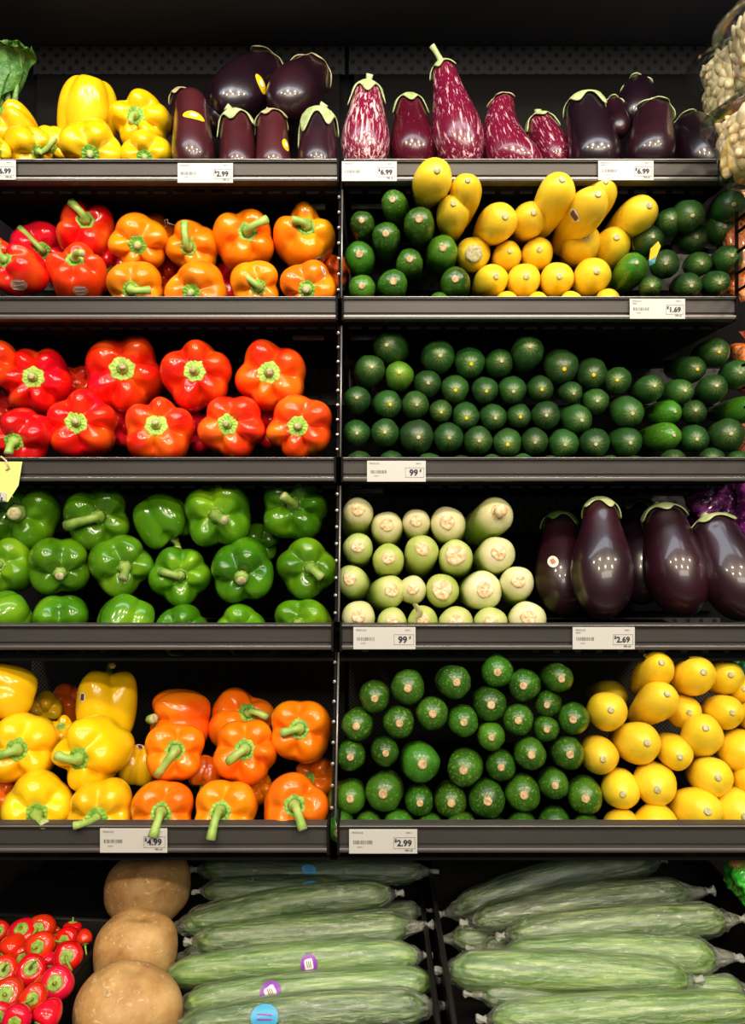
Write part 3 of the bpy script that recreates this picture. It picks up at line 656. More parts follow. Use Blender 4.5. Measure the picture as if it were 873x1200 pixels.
def tub(label, cx, ytop, ybot, flpx, domey, D):
    Rf = (cx-flpx)/F*D; zf = EYE+(600-ytop)/F*D; zb = EYE+(600-ybot)/F*D; zd = EYE+(600-domey)/F*D; X = (cx-436.5)/F*D
    th = thing('garlic_tub', label, 'tub', 'clear tubs of peeled garlic', Matrix.Translation((X, D, zb)))
    h = zf-zb; Rt = Rf*.80; Rb = Rf*.72; n = 40
    def rg(r, z): return [(math.cos(2*PI*i/n)*r, math.sin(2*PI*i/n)*r, z) for i in range(n)]
    obj('tub_body', ring_mesh('tub', [rg(Rb*.9, 0), rg(Rb, .004), rg(Rt, h*.9), rg(Rt*1.02, h-.002), rg(Rf, h)], cp.m, True, False), th)
    obj('lid', ring_mesh('lid', [rg(Rf, h+.001), rg(Rf*1.01, h+.004), rg(Rf*.93, h+.006), rg(Rf*.85, h+(zd-zf)*.4), rg(Rf*.66, h+(zd-zf)*.8), rg(Rf*.45, zd-zb)], cp.m, False, True), th)
    rs = random.Random(int(cx))
    nl = int(h/.0115)
    for l in range(nl):
        z = .012+l*.0115; rr = Rb+(Rt-Rb)*z/h-.011; k = int(2*PI*rr/.0150)
        for i in range(k):
            a = 2*PI*(i+.5*(l % 2)+rs.random()*.3)/k
            if math.sin(a) > .35: continue
            c = obj('garlic_clove', clove, th, (math.cos(a)*rr, math.sin(a)*rr, z)); c.rotation_euler = (rs.uniform(-.7, .7), rs.uniform(-.7, .7), rs.random()*6)
    obj('inner_cloves', ring_mesh('core', [rg(Rb*.70, .004), rg(Rt*.74, h-.012)], cl.m, True, True), th)
    for i in range(22):
        a = rs.random()*6.28; q = rs.random()**.5*Rt*.75; c = obj('garlic_clove', clove, th, (math.cos(a)*q, math.sin(a)*q, h-.004+.004*rs.random())); c.rotation_euler = (rs.random()*6, rs.random()*6, 0)
    a0 = -PI/2-.28
    def strip(z0, z1, m, nm):
        V = [((Rt+.0012)*math.cos(a0+q*.16), (Rt+.0012)*math.sin(a0+q*.16), z) for z in (z0, z1) for q in (-1, -.5, 0, .5, 1)]
        obj(nm, mkmesh(nm, V, [(i, i+1, i+6, i+5) for i in range(4)], m), th)
    strip(h*.12, h*.62, plain('olive_label_strip', (.50, .55, .08), .4), 'label_strip'); strip(h*.62, h*.9, M['st_orange'], 'label_strip'); strip(h*.12, h*.24, M['tag'], 'label_strip')
tub('clear tub of peeled garlic cloves in the middle of the stack by the rack', 886, 80, 136, 808, 38, 1.30)
tub('clear tub of peeled garlic cloves standing highest, cut by the corner', 930, 30, 88, 843, -15, 1.10)
tub('clear tub of peeled garlic cloves standing lowest, beside the shelf end', 902, 142, 205, 826, 112, 1.09)

# ================================================================== LEVEL 2
G2 = 'red peppers on the second shelf'; G2o = 'orange peppers on the second shelf'
bp('red bell pepper only just showing at the left picture edge', -7, 296, 21, -10, 292, None, 4, 'crimson', 2, .05, group=G2)
e = bp('red bell pepper with tan sticker and stem pointing up left', 24, 318, 31, 10, 309, (-3, 283), 4, 'red', 2, 0, group=G2, stemr=.12)
sticker(e, 22, 334, .026, .021, .1, 'tan')
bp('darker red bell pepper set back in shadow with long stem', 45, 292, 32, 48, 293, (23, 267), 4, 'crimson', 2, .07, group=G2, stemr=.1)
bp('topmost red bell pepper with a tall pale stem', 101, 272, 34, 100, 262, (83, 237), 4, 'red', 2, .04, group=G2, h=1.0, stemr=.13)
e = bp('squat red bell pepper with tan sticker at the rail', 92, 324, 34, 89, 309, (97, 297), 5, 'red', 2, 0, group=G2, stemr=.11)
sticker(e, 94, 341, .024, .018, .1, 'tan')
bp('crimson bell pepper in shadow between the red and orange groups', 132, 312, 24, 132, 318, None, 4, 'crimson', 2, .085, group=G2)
bp('orange bell pepper with a cut stub facing straight out', 164, 285, 34, 162, 287, None, 5, 'orange', 2, .035, group=G2o)
bp('orange bell pepper peeking out behind the one with the cut stub', 184, 273, 22, 184, 277, None, 4, 'deeporange', 2, .12, group=G2o, hide=True)
bp('orange bell pepper low at the rail beside the red ones', 160, 338, 33, 155, 340, (176, 340), 4, 'orange', 2, 0, group=G2o, stemr=.12)
bp('narrow orange bell pepper with stem bent upwards', 228, 291, 31, 223, 290, (216, 261), 4, 'orange', 2, .035, group=G2o, h=1.05, stemr=.13)
bp('orange bell pepper with thick stem pointing up right', 287, 284, 36, 289, 276, (313, 257), 4, 'orange', 2, .035, group=G2o, h=1.05, seed=11, stemr=.12)
e = bp('orange bell pepper beside the post with small printed sticker', 357, 283, 36, 358, 271, (343, 258), 4, 'orange', 2, .035, group=G2o, h=1.05, seed=5, stemr=.12)
sticker(e, 372, 305, .014, .014, .5, 'dark')
bp('orange bell pepper low at the rail, second from the red ones', 233, 341, 35, 226, 343, None, 3, 'orange', 2, 0, group=G2o)
bp('small orange bell pepper low at the rail with crooked stem pointing left', 298, 335, 30, 302, 336, (284, 321), 4, 'orange', 2, 0, group=G2o, stemr=.13)
e = bp('orange bell pepper low at the rail beside the post with white sticker', 362, 338, 33, 360, 339, None, 4, 'deeporange', 2, 0, group=G2o, stemr=.12)
sticker(e, 379, 317, .017, .008, -.6, 'white')
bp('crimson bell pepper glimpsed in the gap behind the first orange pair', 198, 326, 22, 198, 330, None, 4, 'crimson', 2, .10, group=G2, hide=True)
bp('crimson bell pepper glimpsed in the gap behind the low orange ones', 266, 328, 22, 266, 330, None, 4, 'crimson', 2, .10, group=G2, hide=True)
bp('deep orange bell pepper glimpsed behind the peppers next to the post', 392, 318, 20, 392, 322, None, 4, 'deeporange', 2, .10, group=G2o, hide=True)
# wire hook between the orange peppers
th = thing('wire_hook', 'bare wire hook poking out between two orange peppers', 'hook', None, Matrix.Translation(P(194, 262, 1.25)))
obj('prong', tube('prong', [(0, 0, 0), (-.002, 0, .006), (.004, 0, .007), (.003, 0, .001), (.02, .01, -.001), (.028, .22, -.004)], .0008, M['rail_edge'], 8), th)

pile('zucchini', [[(425, 335, 15.5, 424, 335, dict(mat='zucchini_mid')), (459, 334, 17, 461, 330), (516, 352, 12, 516, 350, dict(label='zucchini barely showing above the rail, tucked below the tilted one')), (532, 333, 17, 532, 329)],
      [(422, 300, 17.5, 421, 298, dict(mat='zucchini_mid')), (479, 312, 15.5, 480, 304), (518, 300, 18, 521, 290, dict(mat='zucchini_mid', back=.002))],
      [(427, 268, 14, 425, 259, dict(back=-.04)), (452, 285, 16.5, 451, 273, dict(back=-.04)), (492, 270, 17.5, 491, 257, dict(back=-.05))],
      [(466, 252, 15, 460, 234, dict(back=-.06, label='topmost zucchini of the upper right shelf, tilted steeply upright'))]],
     ['bottom', 'second', 'third', 'top'], 'glossy green zucchini', 'of the upper shelf', 2, .022, 'zucchini on the second shelf', L=.17, pitch=.17, scar_r=.21)
ys = pile('squash', [
      [(594, 357, 13, 594, 353), (630, 358, 13, 630, 354), (669, 357, 13, 669, 353), (712, 354, 13, 712, 350)],
      [(572, 331, 18, 583, 322), (610, 330, 18.5, 616, 322), (648, 330, 18.5, 654, 324), (689, 328, 20, 699, 318)],
      [(555, 298, 19, 557, 297, dict(scar_r=.42, label='yellow squash with a large tan starburst scar beside the zucchini')), (591, 304, 16, 598, 293), (625, 301, 17.5, 630, 292), (677, 288, 21, 688, 277, dict(back=.0)), (714, 292, 19.5, 722, 276)],
      [(529, 256, 18.5, 531, 236, dict(back=-.075)), (577, 268, 21, 593, 256, dict(back=-.055)), (617, 265, 19, 627, 251, dict(back=-.055)), (677, 258, 22, 703, 226, dict(back=-.10, key='long', L=.19, label='longest yellow squash lying diagonally with a printed sticker')), (737, 260, 20, 762, 243, dict(back=-.05, label='yellow squash leaning right towards the wrapped cucumber'))],
      [(505, 219, 21.5, 514, 201, dict(back=-.125, key='tall', label='highest yellow squash with a dark sticker, above the zucchini')), (541, 238, 18, 546, 212, dict(back=-.105, label='upright yellow squash just right of the highest one')), (644, 243, 21, 659, 213, dict(back=-.115, label='upright yellow squash in the middle of the top of the pile')), (695, 243, 18, 709, 215, dict(back=-.085, label='yellow squash mostly hidden behind the longest diagonal one'))]],
     ['lowest', 'second', 'third', 'fourth', 'top'], 'yellow squash', 'of the upper shelf pile', 2, .020, 'yellow squash on the second shelf', mat='squash', scar='cut', scar_r=.16, L=.15, name='yellow_squash', cat='squash')
sticker(ys['long'], 675, 251, .018, .022, .2, 'dark'); sticker(ys['tall'], 496, 243, .024, .017, -.3, 'dark')
cs = pile('cucumber', [
      [(735, 325, 17, 748, 309, dict(mat='zucchini_mid', label='bright green cucumber slanting up from the rail next to the yellow squash')), (758, 336, 12, 762, 334), (802, 333, 14.5, 812, 333), (834, 332, 14.5, 843, 331)],
      [(777, 310, 15.5, 780, 308), (812, 309, 13.5, 820, 308), (846, 308, 15.5, 858, 300)],
      [(752, 286, 17, 765, 275, dict(key='band', label='dark cucumber wearing a yellow paper band with a teal tag')), (806, 281, 16, 817, 278), (838, 271, 17, 848, 264)],
      [(778, 266, 15, 787, 257, dict(back=-.03)), (800, 254, 17, 811, 255, dict(back=-.04)), (848, 247, 18, 860, 242, dict(back=-.04))]],
     ['bottom', 'second', 'third', 'top'], 'dark green cucumber', 'right of the yellow squash', 2, .016, 'cucumbers on the second shelf', mat='cucumber', scar='cut', scar_r=.12, L=.15, name='cucumber', cat='cucumber')
# paper band round the tip of that cucumber
b = cs['band']; sR = 17/F*1.25
an = np.linspace(0, 2*PI, 40, endpoint=False)
rg = [[(math.cos(x)*sR*1.05, math.sin(x)*sR*1.05, .044+dz+.004*math.sin(x)) for x in an] for dz in (-.0035, .0035)]
obj('paper_band', ring_mesh('band', rg, M['st_yellow'], False, False), b)
bi = b.matrix_world.inverted()
q = [P(762, 289, 1.16), P(771, 280, 1.155), P(774, 286, 1.155), P(767, 303, 1.16), P(760, 304, 1.165)]
obj('hanging_tag', mkmesh('tagb', [bi @ x for x in q], [(0, 1, 2, 3, 4)], M['st_yellow'], False), b)
q = [P(760, 303, 1.163), P(769, 298, 1.158), P(767, 306, 1.158), P(761, 309, 1.163)]
obj('hanging_tag', mkmesh('tagt', [bi @ x for x in q], [(0, 1, 2, 3)], M['teal'], False), b)

# ================================================================== LEVEL 3
G3 = 'red peppers on the middle shelf'
bp('red bell pepper cut by the left picture edge, highest row of middle shelf', -9, 424, 30, -14, 420, None, 4, 'redorange', 3, .05, group=G3)
bp('red bell pepper with a greenish star cap turned left, near the picture edge', 47, 448, 40, 41, 444, None, 6, 'redorange', 3, .045, group=G3, h=.95)
bp('red bell pepper mostly hidden behind two others, middle shelf', 90, 452, 24, 90, 448, None, 4, 'redorange', 3, .12, group=G3, hide=True)
bp('largest red bell pepper with hexagonal green cap, upper row', 146, 440, 46, 144, 434, None, 5, 'redorange', 3, .04, group=G3, seed=2)
bp('red bell pepper with round star cap in the lower row below the largest', 97, 499, 41, 91, 496, None, 5, 'redorange', 3, 0, group=G3, seed=1)
bp('squat red bell pepper with a broad cap in the lower row', 187, 507, 41, 184, 500, None, 5, 'redorange', 3, 0, group=G3, seed=4)
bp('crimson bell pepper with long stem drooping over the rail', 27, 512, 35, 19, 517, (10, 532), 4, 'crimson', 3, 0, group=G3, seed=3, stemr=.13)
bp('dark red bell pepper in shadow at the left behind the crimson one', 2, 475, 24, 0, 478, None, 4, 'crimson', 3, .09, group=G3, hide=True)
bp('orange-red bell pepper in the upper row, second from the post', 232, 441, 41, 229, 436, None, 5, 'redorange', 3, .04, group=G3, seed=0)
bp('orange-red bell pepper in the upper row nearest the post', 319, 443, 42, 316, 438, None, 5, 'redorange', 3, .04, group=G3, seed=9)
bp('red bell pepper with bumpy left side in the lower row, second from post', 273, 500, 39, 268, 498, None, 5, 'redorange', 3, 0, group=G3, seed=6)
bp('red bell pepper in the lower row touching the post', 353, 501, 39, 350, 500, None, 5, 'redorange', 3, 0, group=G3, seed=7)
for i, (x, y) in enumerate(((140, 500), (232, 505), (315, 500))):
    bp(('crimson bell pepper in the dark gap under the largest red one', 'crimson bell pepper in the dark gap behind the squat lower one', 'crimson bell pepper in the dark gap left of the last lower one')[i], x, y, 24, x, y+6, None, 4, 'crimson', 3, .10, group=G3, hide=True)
d = dict(scar='st_yellow')
pile('cucumber', [
  [(421, 545, 15, 421, 543), (458, 545, 15, 458, 543), (503, 547, 15, 503, 545), (540, 549, 14, 540, 547), (576, 548, 14, 576, 546), (612, 548, 14, 612, 545), (646, 549, 14, 646, 546), (713, 548, 14, 713, 546), (743, 549, 14, 743, 546), (786, 543, 15, 790, 541), (831, 538, 14, 835, 536), (866, 543, 14, 866, 541)],
  [(419, 507, 15, 420, 508), (451, 506, 16, 451, 504), (488, 511, 19, 493, 513), (524, 510, 16.8, 527, 511), (558, 514, 16.3, 562, 514), (592, 516, 16, 593, 521, d), (623, 515, 15, 625, 518), (658, 517, 16.5, 663, 519), (694, 516, 16.7, 698, 519), (727, 514, 16.5, 738, 517), (769, 511, 15.5, 792, 509, dict(mat='zucchini_mid')), (810, 513, 15.5, 818, 515), (845, 512, 18.5, 856, 509)],
  [(419, 472, 15, 418, 466), (452, 475, 15.5, 459, 476, d), (485, 473, 15.5, 489, 472), (515, 480, 12.5, 516, 483, d), (545, 486, 15, 547, 492, d), (575, 487, 14.8, 582, 490), (605, 486, 13.5, 609, 489, d), (637, 485, 16, 639, 485), (670, 488, 16, 684, 492), (728, 482, 17, 741, 487), (772, 486, 13.5, 791, 485, dict(mat='zucchini_mid')), (811, 487, 13, 815, 483), (858, 482, 15, 884, 480, dict(mat='zucchini_mid'))],
  [(433, 440, 17, 438, 430), (466, 445, 16, 466, 436, dict(mat='cucumber_light', scar='st_yellow', label='bright yellow-green cucumber with pale stripes, odd one out on the middle shelf')), (499, 452, 15.3, 502, 450), (532, 454, 15.5, 534, 457, d), (568, 456, 14.5, 572, 459, d), (597, 455, 15.2, 600, 459), (632, 456, 14.5, 637, 458, d), (664, 458, 12.5, 672, 461), (692, 470, 14.5, 698, 469), (754, 459, 15, 767, 452), (788, 460, 14.5, 803, 457), (828, 459, 15.5, 839, 451)],
  [(463, 410, 19, 453, 405, dict(back=.01)), (511, 422, 18.5, 517, 419), (548, 425, 17, 553, 429, d), (579, 427, 15.5, 587, 422), (611, 421, 18, 619, 407, dict(label='upright cucumber ringed by clear wrap standing out of the top layer')), (653, 428, 19, 662, 435, d), (690, 438, 17, 695, 442, d), (722, 446, 15, 721, 445, d), (801, 434, 15, 818, 435, d), (829, 414, 16, 842, 413, dict(d, label='highest cucumber at the right end of the middle shelf', back=.01)), (858, 440, 16, 868, 437)]],
  ['lowest', 'second', 'third', 'fourth', 'top'], 'waxy dark cucumber', 'of the middle shelf', 3, .012, 'cucumbers on the middle shelf', mat='cucumber', scar='cut', scar_r=.11, L=.15, name='cucumber', cat='cucumber')

# ================================================================== LEVEL 4
G4 = 'green peppers on the fourth shelf'
bp('green bell pepper with a dark hole and thick stub, under the promotion card', 30, 605, 41, 22, 602, (17, 602), 4, 'green', 4, .05, group=G4, calyx_r=.2, stemr=.17)
bp('green bell pepper with a long thick stem pointing left', 113, 607, 39, 115, 606, (77, 616), 4, 'green', 4, .05, group=G4, calyx_r=.2, stemr=.13, seed=22)
bp('smaller green bell pepper turned downward with its stem at the bottom', 191, 609, 33, 205, 634, (208, 644), 4, 'green', 4, .06, group=G4, calyx_r=.2, stemr=.12, seed=3)
bp('big green bell pepper in the top row with split dry stem', 256, 602, 41, 254, 604, (264, 610), 4, 'green', 4, .045, group=G4, calyx_r=.22, seed=0, stemr=.13)
bp('green bell pepper in the top row next to the post, stem bent up left', 346, 596, 40, 344, 592, (331, 581), 5, 'green', 4, .05, group=G4, calyx_r=.2, seed=9, stemr=.12)
bp('green bell pepper cut by the left picture edge in the middle row', 9, 665, 34, 1, 662, None, 4, 'green', 4, .02, group=G4, calyx_r=.2)
bp('green bell pepper with a dried spiky cap, middle row below the hole one', 69, 663, 36, 70, 671, None, 4, 'green', 4, .022, group=G4, calyx_r=.2, seed=2, stemr=.13)
bp('green bell pepper with a pale stem pointing down, middle row', 141, 661, 36, 145, 665, (144, 678), 4, 'green', 4, .022, group=G4, calyx_r=.22, seed=6, stemr=.14)
bp('green bell pepper with round cap and stem pointing left, middle row', 211, 674, 36, 211, 675, (187, 669), 5, 'green', 4, .02, group=G4, calyx_r=.22, seed=4, stemr=.12)
bp('dark green bell pepper showing a corner behind the middle row', 306, 634, 22, 306, 640, None, 4, 'green', 4, .11, group=G4, hide=True)
bp('tall green bell pepper in the middle row, second from the post', 284, 669, 38, 283, 675, None, 4, 'green', 4, .02, group=G4, calyx_r=.2, seed=8, h=1.0, stemr=.14)
bp('green bell pepper in the middle row touching the post, stem pointing down right', 360, 666, 36, 363, 666, (377, 677), 4, 'green', 4, .02, group=G4, calyx_r=.22, seed=7, stemr=.13)
bp('green bell pepper showing its smooth flank at the left end of the front row', 6, 722, 30, -18, 738, None, 4, 'green', 4, .012, group=G4, seed=5)
bp('green bell pepper with withered cap in the front row beside the smooth one', 71, 729, 34, 69, 737, None, 4, 'green', 4, .012, group=G4, calyx_r=.2, seed=12, stemr=.12)
bp('green bell pepper turned down showing a shiny broad back, front row', 147, 729, 34, 138, 748, None, 4, 'green', 4, .012, group=G4, seed=15)
bp('green bell pepper with a brown scuff and stem stub over the rail', 213, 737, 30, 208, 741, (207, 750), 4, 'green', 4, .012, group=G4, calyx_r=.2, seed=16, stemr=.12)
bp('lighter green bell pepper with a dented top, front row', 283, 737, 30, 281, 739, (283, 750), 4, 'green', 4, .012, group=G4, calyx_r=.22, seed=17, stemr=.12)
bp('lighter green bell pepper in the front row beside the post', 355, 735, 35, 350, 732, (351, 744), 4, 'green', 4, .012, group=G4, calyx_r=.2, seed=18, stemr=.12)
dn = dict(scar_r=.30)
pr = pile('pale', [
  [(420, 726, 19, 420, 722), (459, 730, 17, 459, 726), (496, 730, 17, 496, 726, dict(key='curl', label='pale root with a torn curled leaf end at the rail')), (535, 733, 19.5, 535, 729), (575, 731, 19, 576, 727), (613, 731, 21, 617, 724)],
  [(418, 685, 17.5, 412, 679), (451, 695, 18.5, 460, 691), (483, 692, 16, 484, 690), (518, 693, 19, 518, 691, dict(scar_r=.5)), (561, 693, 22, 569, 691), (601, 688, 19, 605, 681)],
  [(420, 644, 17, 419, 639), (455, 658, 18, 455, 652), (494, 653, 19, 497, 642), (533, 655, 19.5, 533, 648, dict(scar_r=.5)), (576, 654, 20.5, 583, 648)],
  [(420, 611, 17.5, 421, 599), (455, 623, 18, 455, 615), (488, 620, 16, 488, 613), (526, 620, 20, 525, 614), (568, 614, 21, 583, 602, dict(key='stump', back=-.004, label='pale green root with a protruding round stump, right end of top layer'))]],
  ['front', 'second', 'third', 'top'], 'pale green root', 'of the pale root pile', 4, .022, 'pale green roots on the fourth shelf', mat='pale', scar_r=.36, L=.16, name='pale_green_root', cat='root vegetable')
obj('stump', tube('stump', [(0, 0, .076), (0, 0, .088), (0, 0, .097)], [.009, .0085, .0092], M['pale_cut'], 16), pr['stump'])
c = pr['curl']; inv = c.matrix_world.inverted()
V = []; 
for i in range(9):
    s = i/8
    for q in (-1, -.4, .4, 1): 
        p = P(489+4*q*(1.2-s*.4)+3*math.sin(s*4), 722-s*16+2*abs(q), 1.075-.010*s-.004*math.cos(q*1.5)); V.append(inv @ p)
obj('torn_leaf', mkmesh('torn', V, [(a*4+b, a*4+b+1, a*4+b+5, a*4+b+4) for a in range(8) for b in range(3)], M['pale']), c)
G4e = 'big eggplants on the fourth shelf'
e = aubergine('shadowed eggplant with pink-white sticker leaning behind the first big one', (660, 692), (655, 606), 33, 17, 4, .075, .06, 'purpleaub', 'aubcalyx_dark', G4e, cal_len=.12, stem=(-.1, .2), wide=.4)
sticker(e, 648, 658, .0165, .021, .6, 'white')
aubergine('eggplant hidden behind the first big one, dark green cap showing', (690, 680), (682, 594), 30, 15, 4, .10, .06, 'aubergine', 'aubcalyx_dark', G4e, cal_len=.12, stem=(0, .2), wide=.4)
aubergine('big glossy eggplant with cream green cap, nearest the pale roots', (706, 692), (703, 589), 37, 17, 4, 0, .055, 'purpleaub', 'aubcalyx', G4e, cal_len=.10, stem=(-.3, .05), wide=.42)
aubergine('eggplant hidden behind the middle big one with green stem', (752, 680), (750, 592), 32, 18, 4, .075, .06, 'aubergine', 'aubcalyx_dark', G4e, cal_len=.12, stem=(0, .45), wide=.4)
aubergine('big glossy eggplant in the middle with cap folded to the right', (797, 688), (775, 597), 38, 21, 4, .0, .055, 'purpleaub', 'aubcalyx', G4e, cal_len=.11, stem=(-.3, .05), wide=.42)
aubergine('big eggplant cut by the right picture edge beneath purple bags', (868, 694), (832, 610), 39, 22, 4, .0, .055, 'purpleaub', 'aubcalyx', G4e, cal_len=.08, stem=(-.3, .05), wide=.42)

# ================================================================== LEVEL 5
G5 = 'yellow peppers on the lowest shelf'; G5o = 'orange peppers on the lowest shelf'
bp('yellow bell pepper high at the left picture edge, lobes forward', 6, 812, 35, -16, 804, None, 4, 'yellow', 5, .07, group=G5, seed=3, hide=True)
bp('small shaded yellow pepper glimpsed behind the left ones', 52, 830, 19, 52, 836, None, 4, 'yellow', 5, .22, group=G5, hide=True)
e = bp('big shaded yellow bell pepper standing upside down at the back', 125, 826, 37, 128, 786, (132, 780), 4, 'yellow', 5, .15, group=G5, h=1.15, seed=1)
sticker(e, 97, 817, .010, .014, 0, 'dark')
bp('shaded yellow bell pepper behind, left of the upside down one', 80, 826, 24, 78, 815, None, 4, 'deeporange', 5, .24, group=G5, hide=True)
bp('yellow bell pepper at the left with stem pointing left', 28, 875, 41, 22, 877, (-8, 887), 4, 'yellow', 5, .035, group=G5, seed=6, stemr=.12)
bp('yellow bell pepper seen from the side with long stem pointing left', 112, 879, 41, 102, 883, (66, 885), 4, 'yellow', 5, .03, group=G5, seed=2, h=1.1, stemr=.12, sk=.5)
bp('small yellow bell pepper glimpsed between the two big yellow ones', 73, 858, 17, 72, 852, None, 4, 'yellow', 5, .12, group=G5)
bp('front yellow bell pepper at the left with a stubby stem over the rail', 44, 944, 40, 43, 952, (53, 966), 4, 'yellow', 5, 0, group=G5, seed=10, stemr=.12)
bp('front yellow bell pepper with a crooked stem reaching left', 118, 951, 39, 114, 956, (86, 968), 4, 'yellow', 5, 0, group=G5, seed=13, stemr=.1)
e = bp('shaded yellow bell pepper with white sticker between yellow and orange ones', 164, 896, 25, 166, 880, None, 4, 'yellow', 5, .10, group=G5, hide=True)
sticker(e, 164, 876, .010, .013, -.3, 'dark')
bp('orange-yellow bell pepper in the gap at the left picture edge', -4, 935, 22, -4, 930, None, 4, 'deeporange', 5, .08, group=G5, hide=True)
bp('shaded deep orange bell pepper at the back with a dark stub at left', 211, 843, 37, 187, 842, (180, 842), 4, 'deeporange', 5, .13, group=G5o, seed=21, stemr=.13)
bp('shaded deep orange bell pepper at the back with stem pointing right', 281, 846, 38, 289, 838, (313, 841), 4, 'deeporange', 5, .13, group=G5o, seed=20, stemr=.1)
bp('deep orange bell pepper with stem hanging down left, beside the yellow ones', 204, 881, 36, 205, 880, (184, 908), 4, 'deeporange', 5, .035, group=G5o, seed=5, stemr=.13)
bp('orange bell pepper in the centre with a curled stem', 288, 881, 39, 287, 879, (267, 893), 5, 'orange', 5, .03, group=G5o, seed=4, stemr=.12)
bp('topmost orange bell pepper beside the post with short stem', 353, 857, 38, 351, 855, (330, 859), 4, 'orange', 5, .05, group=G5o, seed=8, stemr=.12)
bp('front orange bell pepper whose stem hangs over the price label', 190, 952, 39, 189, 952, (179, 981), 4, 'deeporange', 5, 0, group=G5o, seed=24, stemr=.12)
bp('front orange bell pepper with the longest stem hanging over the rail', 264, 953, 40, 259, 951, (247, 984), 4, 'orange', 5, 0, group=G5o, seed=27, stemr=.12)
bp('front orange bell pepper nearest the post with stem over the rail', 344, 947, 40, 345, 945, (355, 972), 3, 'orange', 5, 0, group=G5o, seed=30, stemr=.12)
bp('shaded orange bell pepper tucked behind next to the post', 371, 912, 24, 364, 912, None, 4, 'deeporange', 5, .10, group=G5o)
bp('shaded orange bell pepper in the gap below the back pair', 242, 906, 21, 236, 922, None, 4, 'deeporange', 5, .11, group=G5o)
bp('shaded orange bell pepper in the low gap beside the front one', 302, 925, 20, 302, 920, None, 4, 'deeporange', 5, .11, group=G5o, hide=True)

m_ = dict(mat='zucchini_mid')
pile('zucchini', [
  [(433, 969, 16, 433, 971), (467, 967, 18, 467, 970, m_), (502, 969, 16, 502, 971), (540, 969, 18.5, 540, 971), (585, 974, 15, 585, 976), (611, 969, 18, 611, 971), (650, 967, 19, 650, 970), (687, 970, 17, 687, 972)],
  [(411, 931, 18, 409, 939, m_), (452, 924, 21.5, 447, 932, m_), (491, 933, 16.3, 493, 944), (527, 930, 18.7, 530, 944), (570, 933, 21, 573, 940), (612, 927, 20, 617, 932), (646, 920, 17, 651, 924), (684, 925, 19.8, 687, 938)],
  [(412, 885, 16.8, 411, 886), (449, 881, 16, 452, 883), (488, 891, 22, 495, 896, m_), (547, 894, 20, 543, 903), (588, 897, 17, 589, 898), (618, 886, 18, 622, 885), (660, 881, 18.5, 669, 882)],
  [(421, 850, 18, 417, 853), (466, 848, 18, 468, 848), (505, 845, 18.5, 507, 837), (542, 849, 17.5, 545, 846), (575, 866, 16, 577, 867, m_), (607, 849, 17.5, 607, 844), (639, 855, 14.8, 642, 853), (674, 846, 17.5, 672, 841)],
  [(439, 817, 17.5, 439, 819), (478, 810, 19.2, 478, 807), (527, 811, 19, 535, 800), (572, 829, 19, 577, 827), (616, 812, 18, 613, 801), (646, 829, 14.5, 643, 828)],
  [(584, 793, 18.3, 585, 790), (643, 797, 16.5, 656, 798)]],
  ['front', 'second', 'third', 'fourth', 'fifth', 'top'], 'round-ended green zucchini', 'of the lowest shelf', 5, .010, 'zucchini on the lowest shelf', L=.17, pitch=-.07, scar_r=.21)
long_fruit('zucchini', 'pale green zucchini hanging through the gap between the two bays', 399, 962, 17, 399, 975, 5, -.006, 'zucchini_mid', 'zucchini on the lowest shelf', L=.16, pitch=-.35)
yq = dict()
pile('squash', [
  [(728, 967, 22, 729, 972), (768, 963, 25, 768, 970), (811, 950, 25, 832, 950), (858, 947, 27, 872, 955)],
  [(723, 922, 21, 728, 932), (763, 915, 23, 768, 926), (829, 913, 22, 843, 913), (873, 915, 19, 883, 915)],
  [(699, 884, 20.5, 707, 892), (741, 874, 23.2, 760, 873), (786, 877, 19, 797, 886), (822, 868, 22, 830, 853), (860, 881, 24, 876, 884)],
  [(709, 837, 21.5, 717, 834), (765, 829, 21, 784, 812, dict(label='slim yellow squash pointing up right in the middle of the lowest pile')), (796, 836, 18.5, 808, 837, dict(back=.03)), (843, 838, 19, 859, 838), (879, 840, 18, 890, 840)],
  [(760, 797, 20, 775, 779, dict(L=.17, label='highest yellow squash leaning up right at the left of the lowest pile')), (808, 797, 21.5, 827, 789), (842, 798, 20, 856, 793, dict(back=.02)), (866, 811, 16, 870, 809, dict(back=.03))]],
  ['front', 'second', 'third', 'fourth', 'top'], 'plump yellow squash', 'of the lowest shelf pile', 5, .014, 'yellow squash on the lowest shelf', mat='squash', scar='cut', scar_r=.15, L=.15, name='yellow_squash', cat='squash')
long_fruit('squash', 'dark shaded yellow squash end lying behind between zucchini and squash', 706, 815, 17, 722, 816, 5, .16, 'squash', 'yellow squash on the lowest shelf', L=.15, scar='cut', scar_r=.15, name='yellow_squash', cat='squash')

# ================================================================== BOTTOM BIN
# trays
def tray(label, x0, x1, y0, y1, z, hb, hf=.05, th_=.004, hl=None, rot=0):
    t = thing('tray', label, 'tray', 'black produce trays', Matrix.Translation(((x0+x1)/2, (y0+y1)/2, z)))
    hx, hy = (x1-x0)/2, (y1-y0)/2
    t.rotation_euler.z = rot; hl = hb if hl is None else hl
    obj('tray_base', box_mesh('b', -hx, hx, -hy, hy, -th_, 0, M['tray'], .001), t)
    for a, b, c, d, h in ((-hx, hx, hy-th_, hy, hb), (-hx, hx, -hy, -hy+th_, hf), (-hx, -hx+th_, -hy+th_, hy-th_, hl), (hx-th_, hx, -hy+th_, hy-th_, hb)):
        obj('side_wall', box_mesh('s', a, b, c, d, 0, h, M['tray'], .001), t)
        obj('rim', tube('rim', [(a, c, h), (b, d, h)] if b-a > d-c else [((a+b)/2, c, h), ((a+b)/2, d, h)], .0035, M['tray'], 8), t)
    return t
ZT = EYE-.645
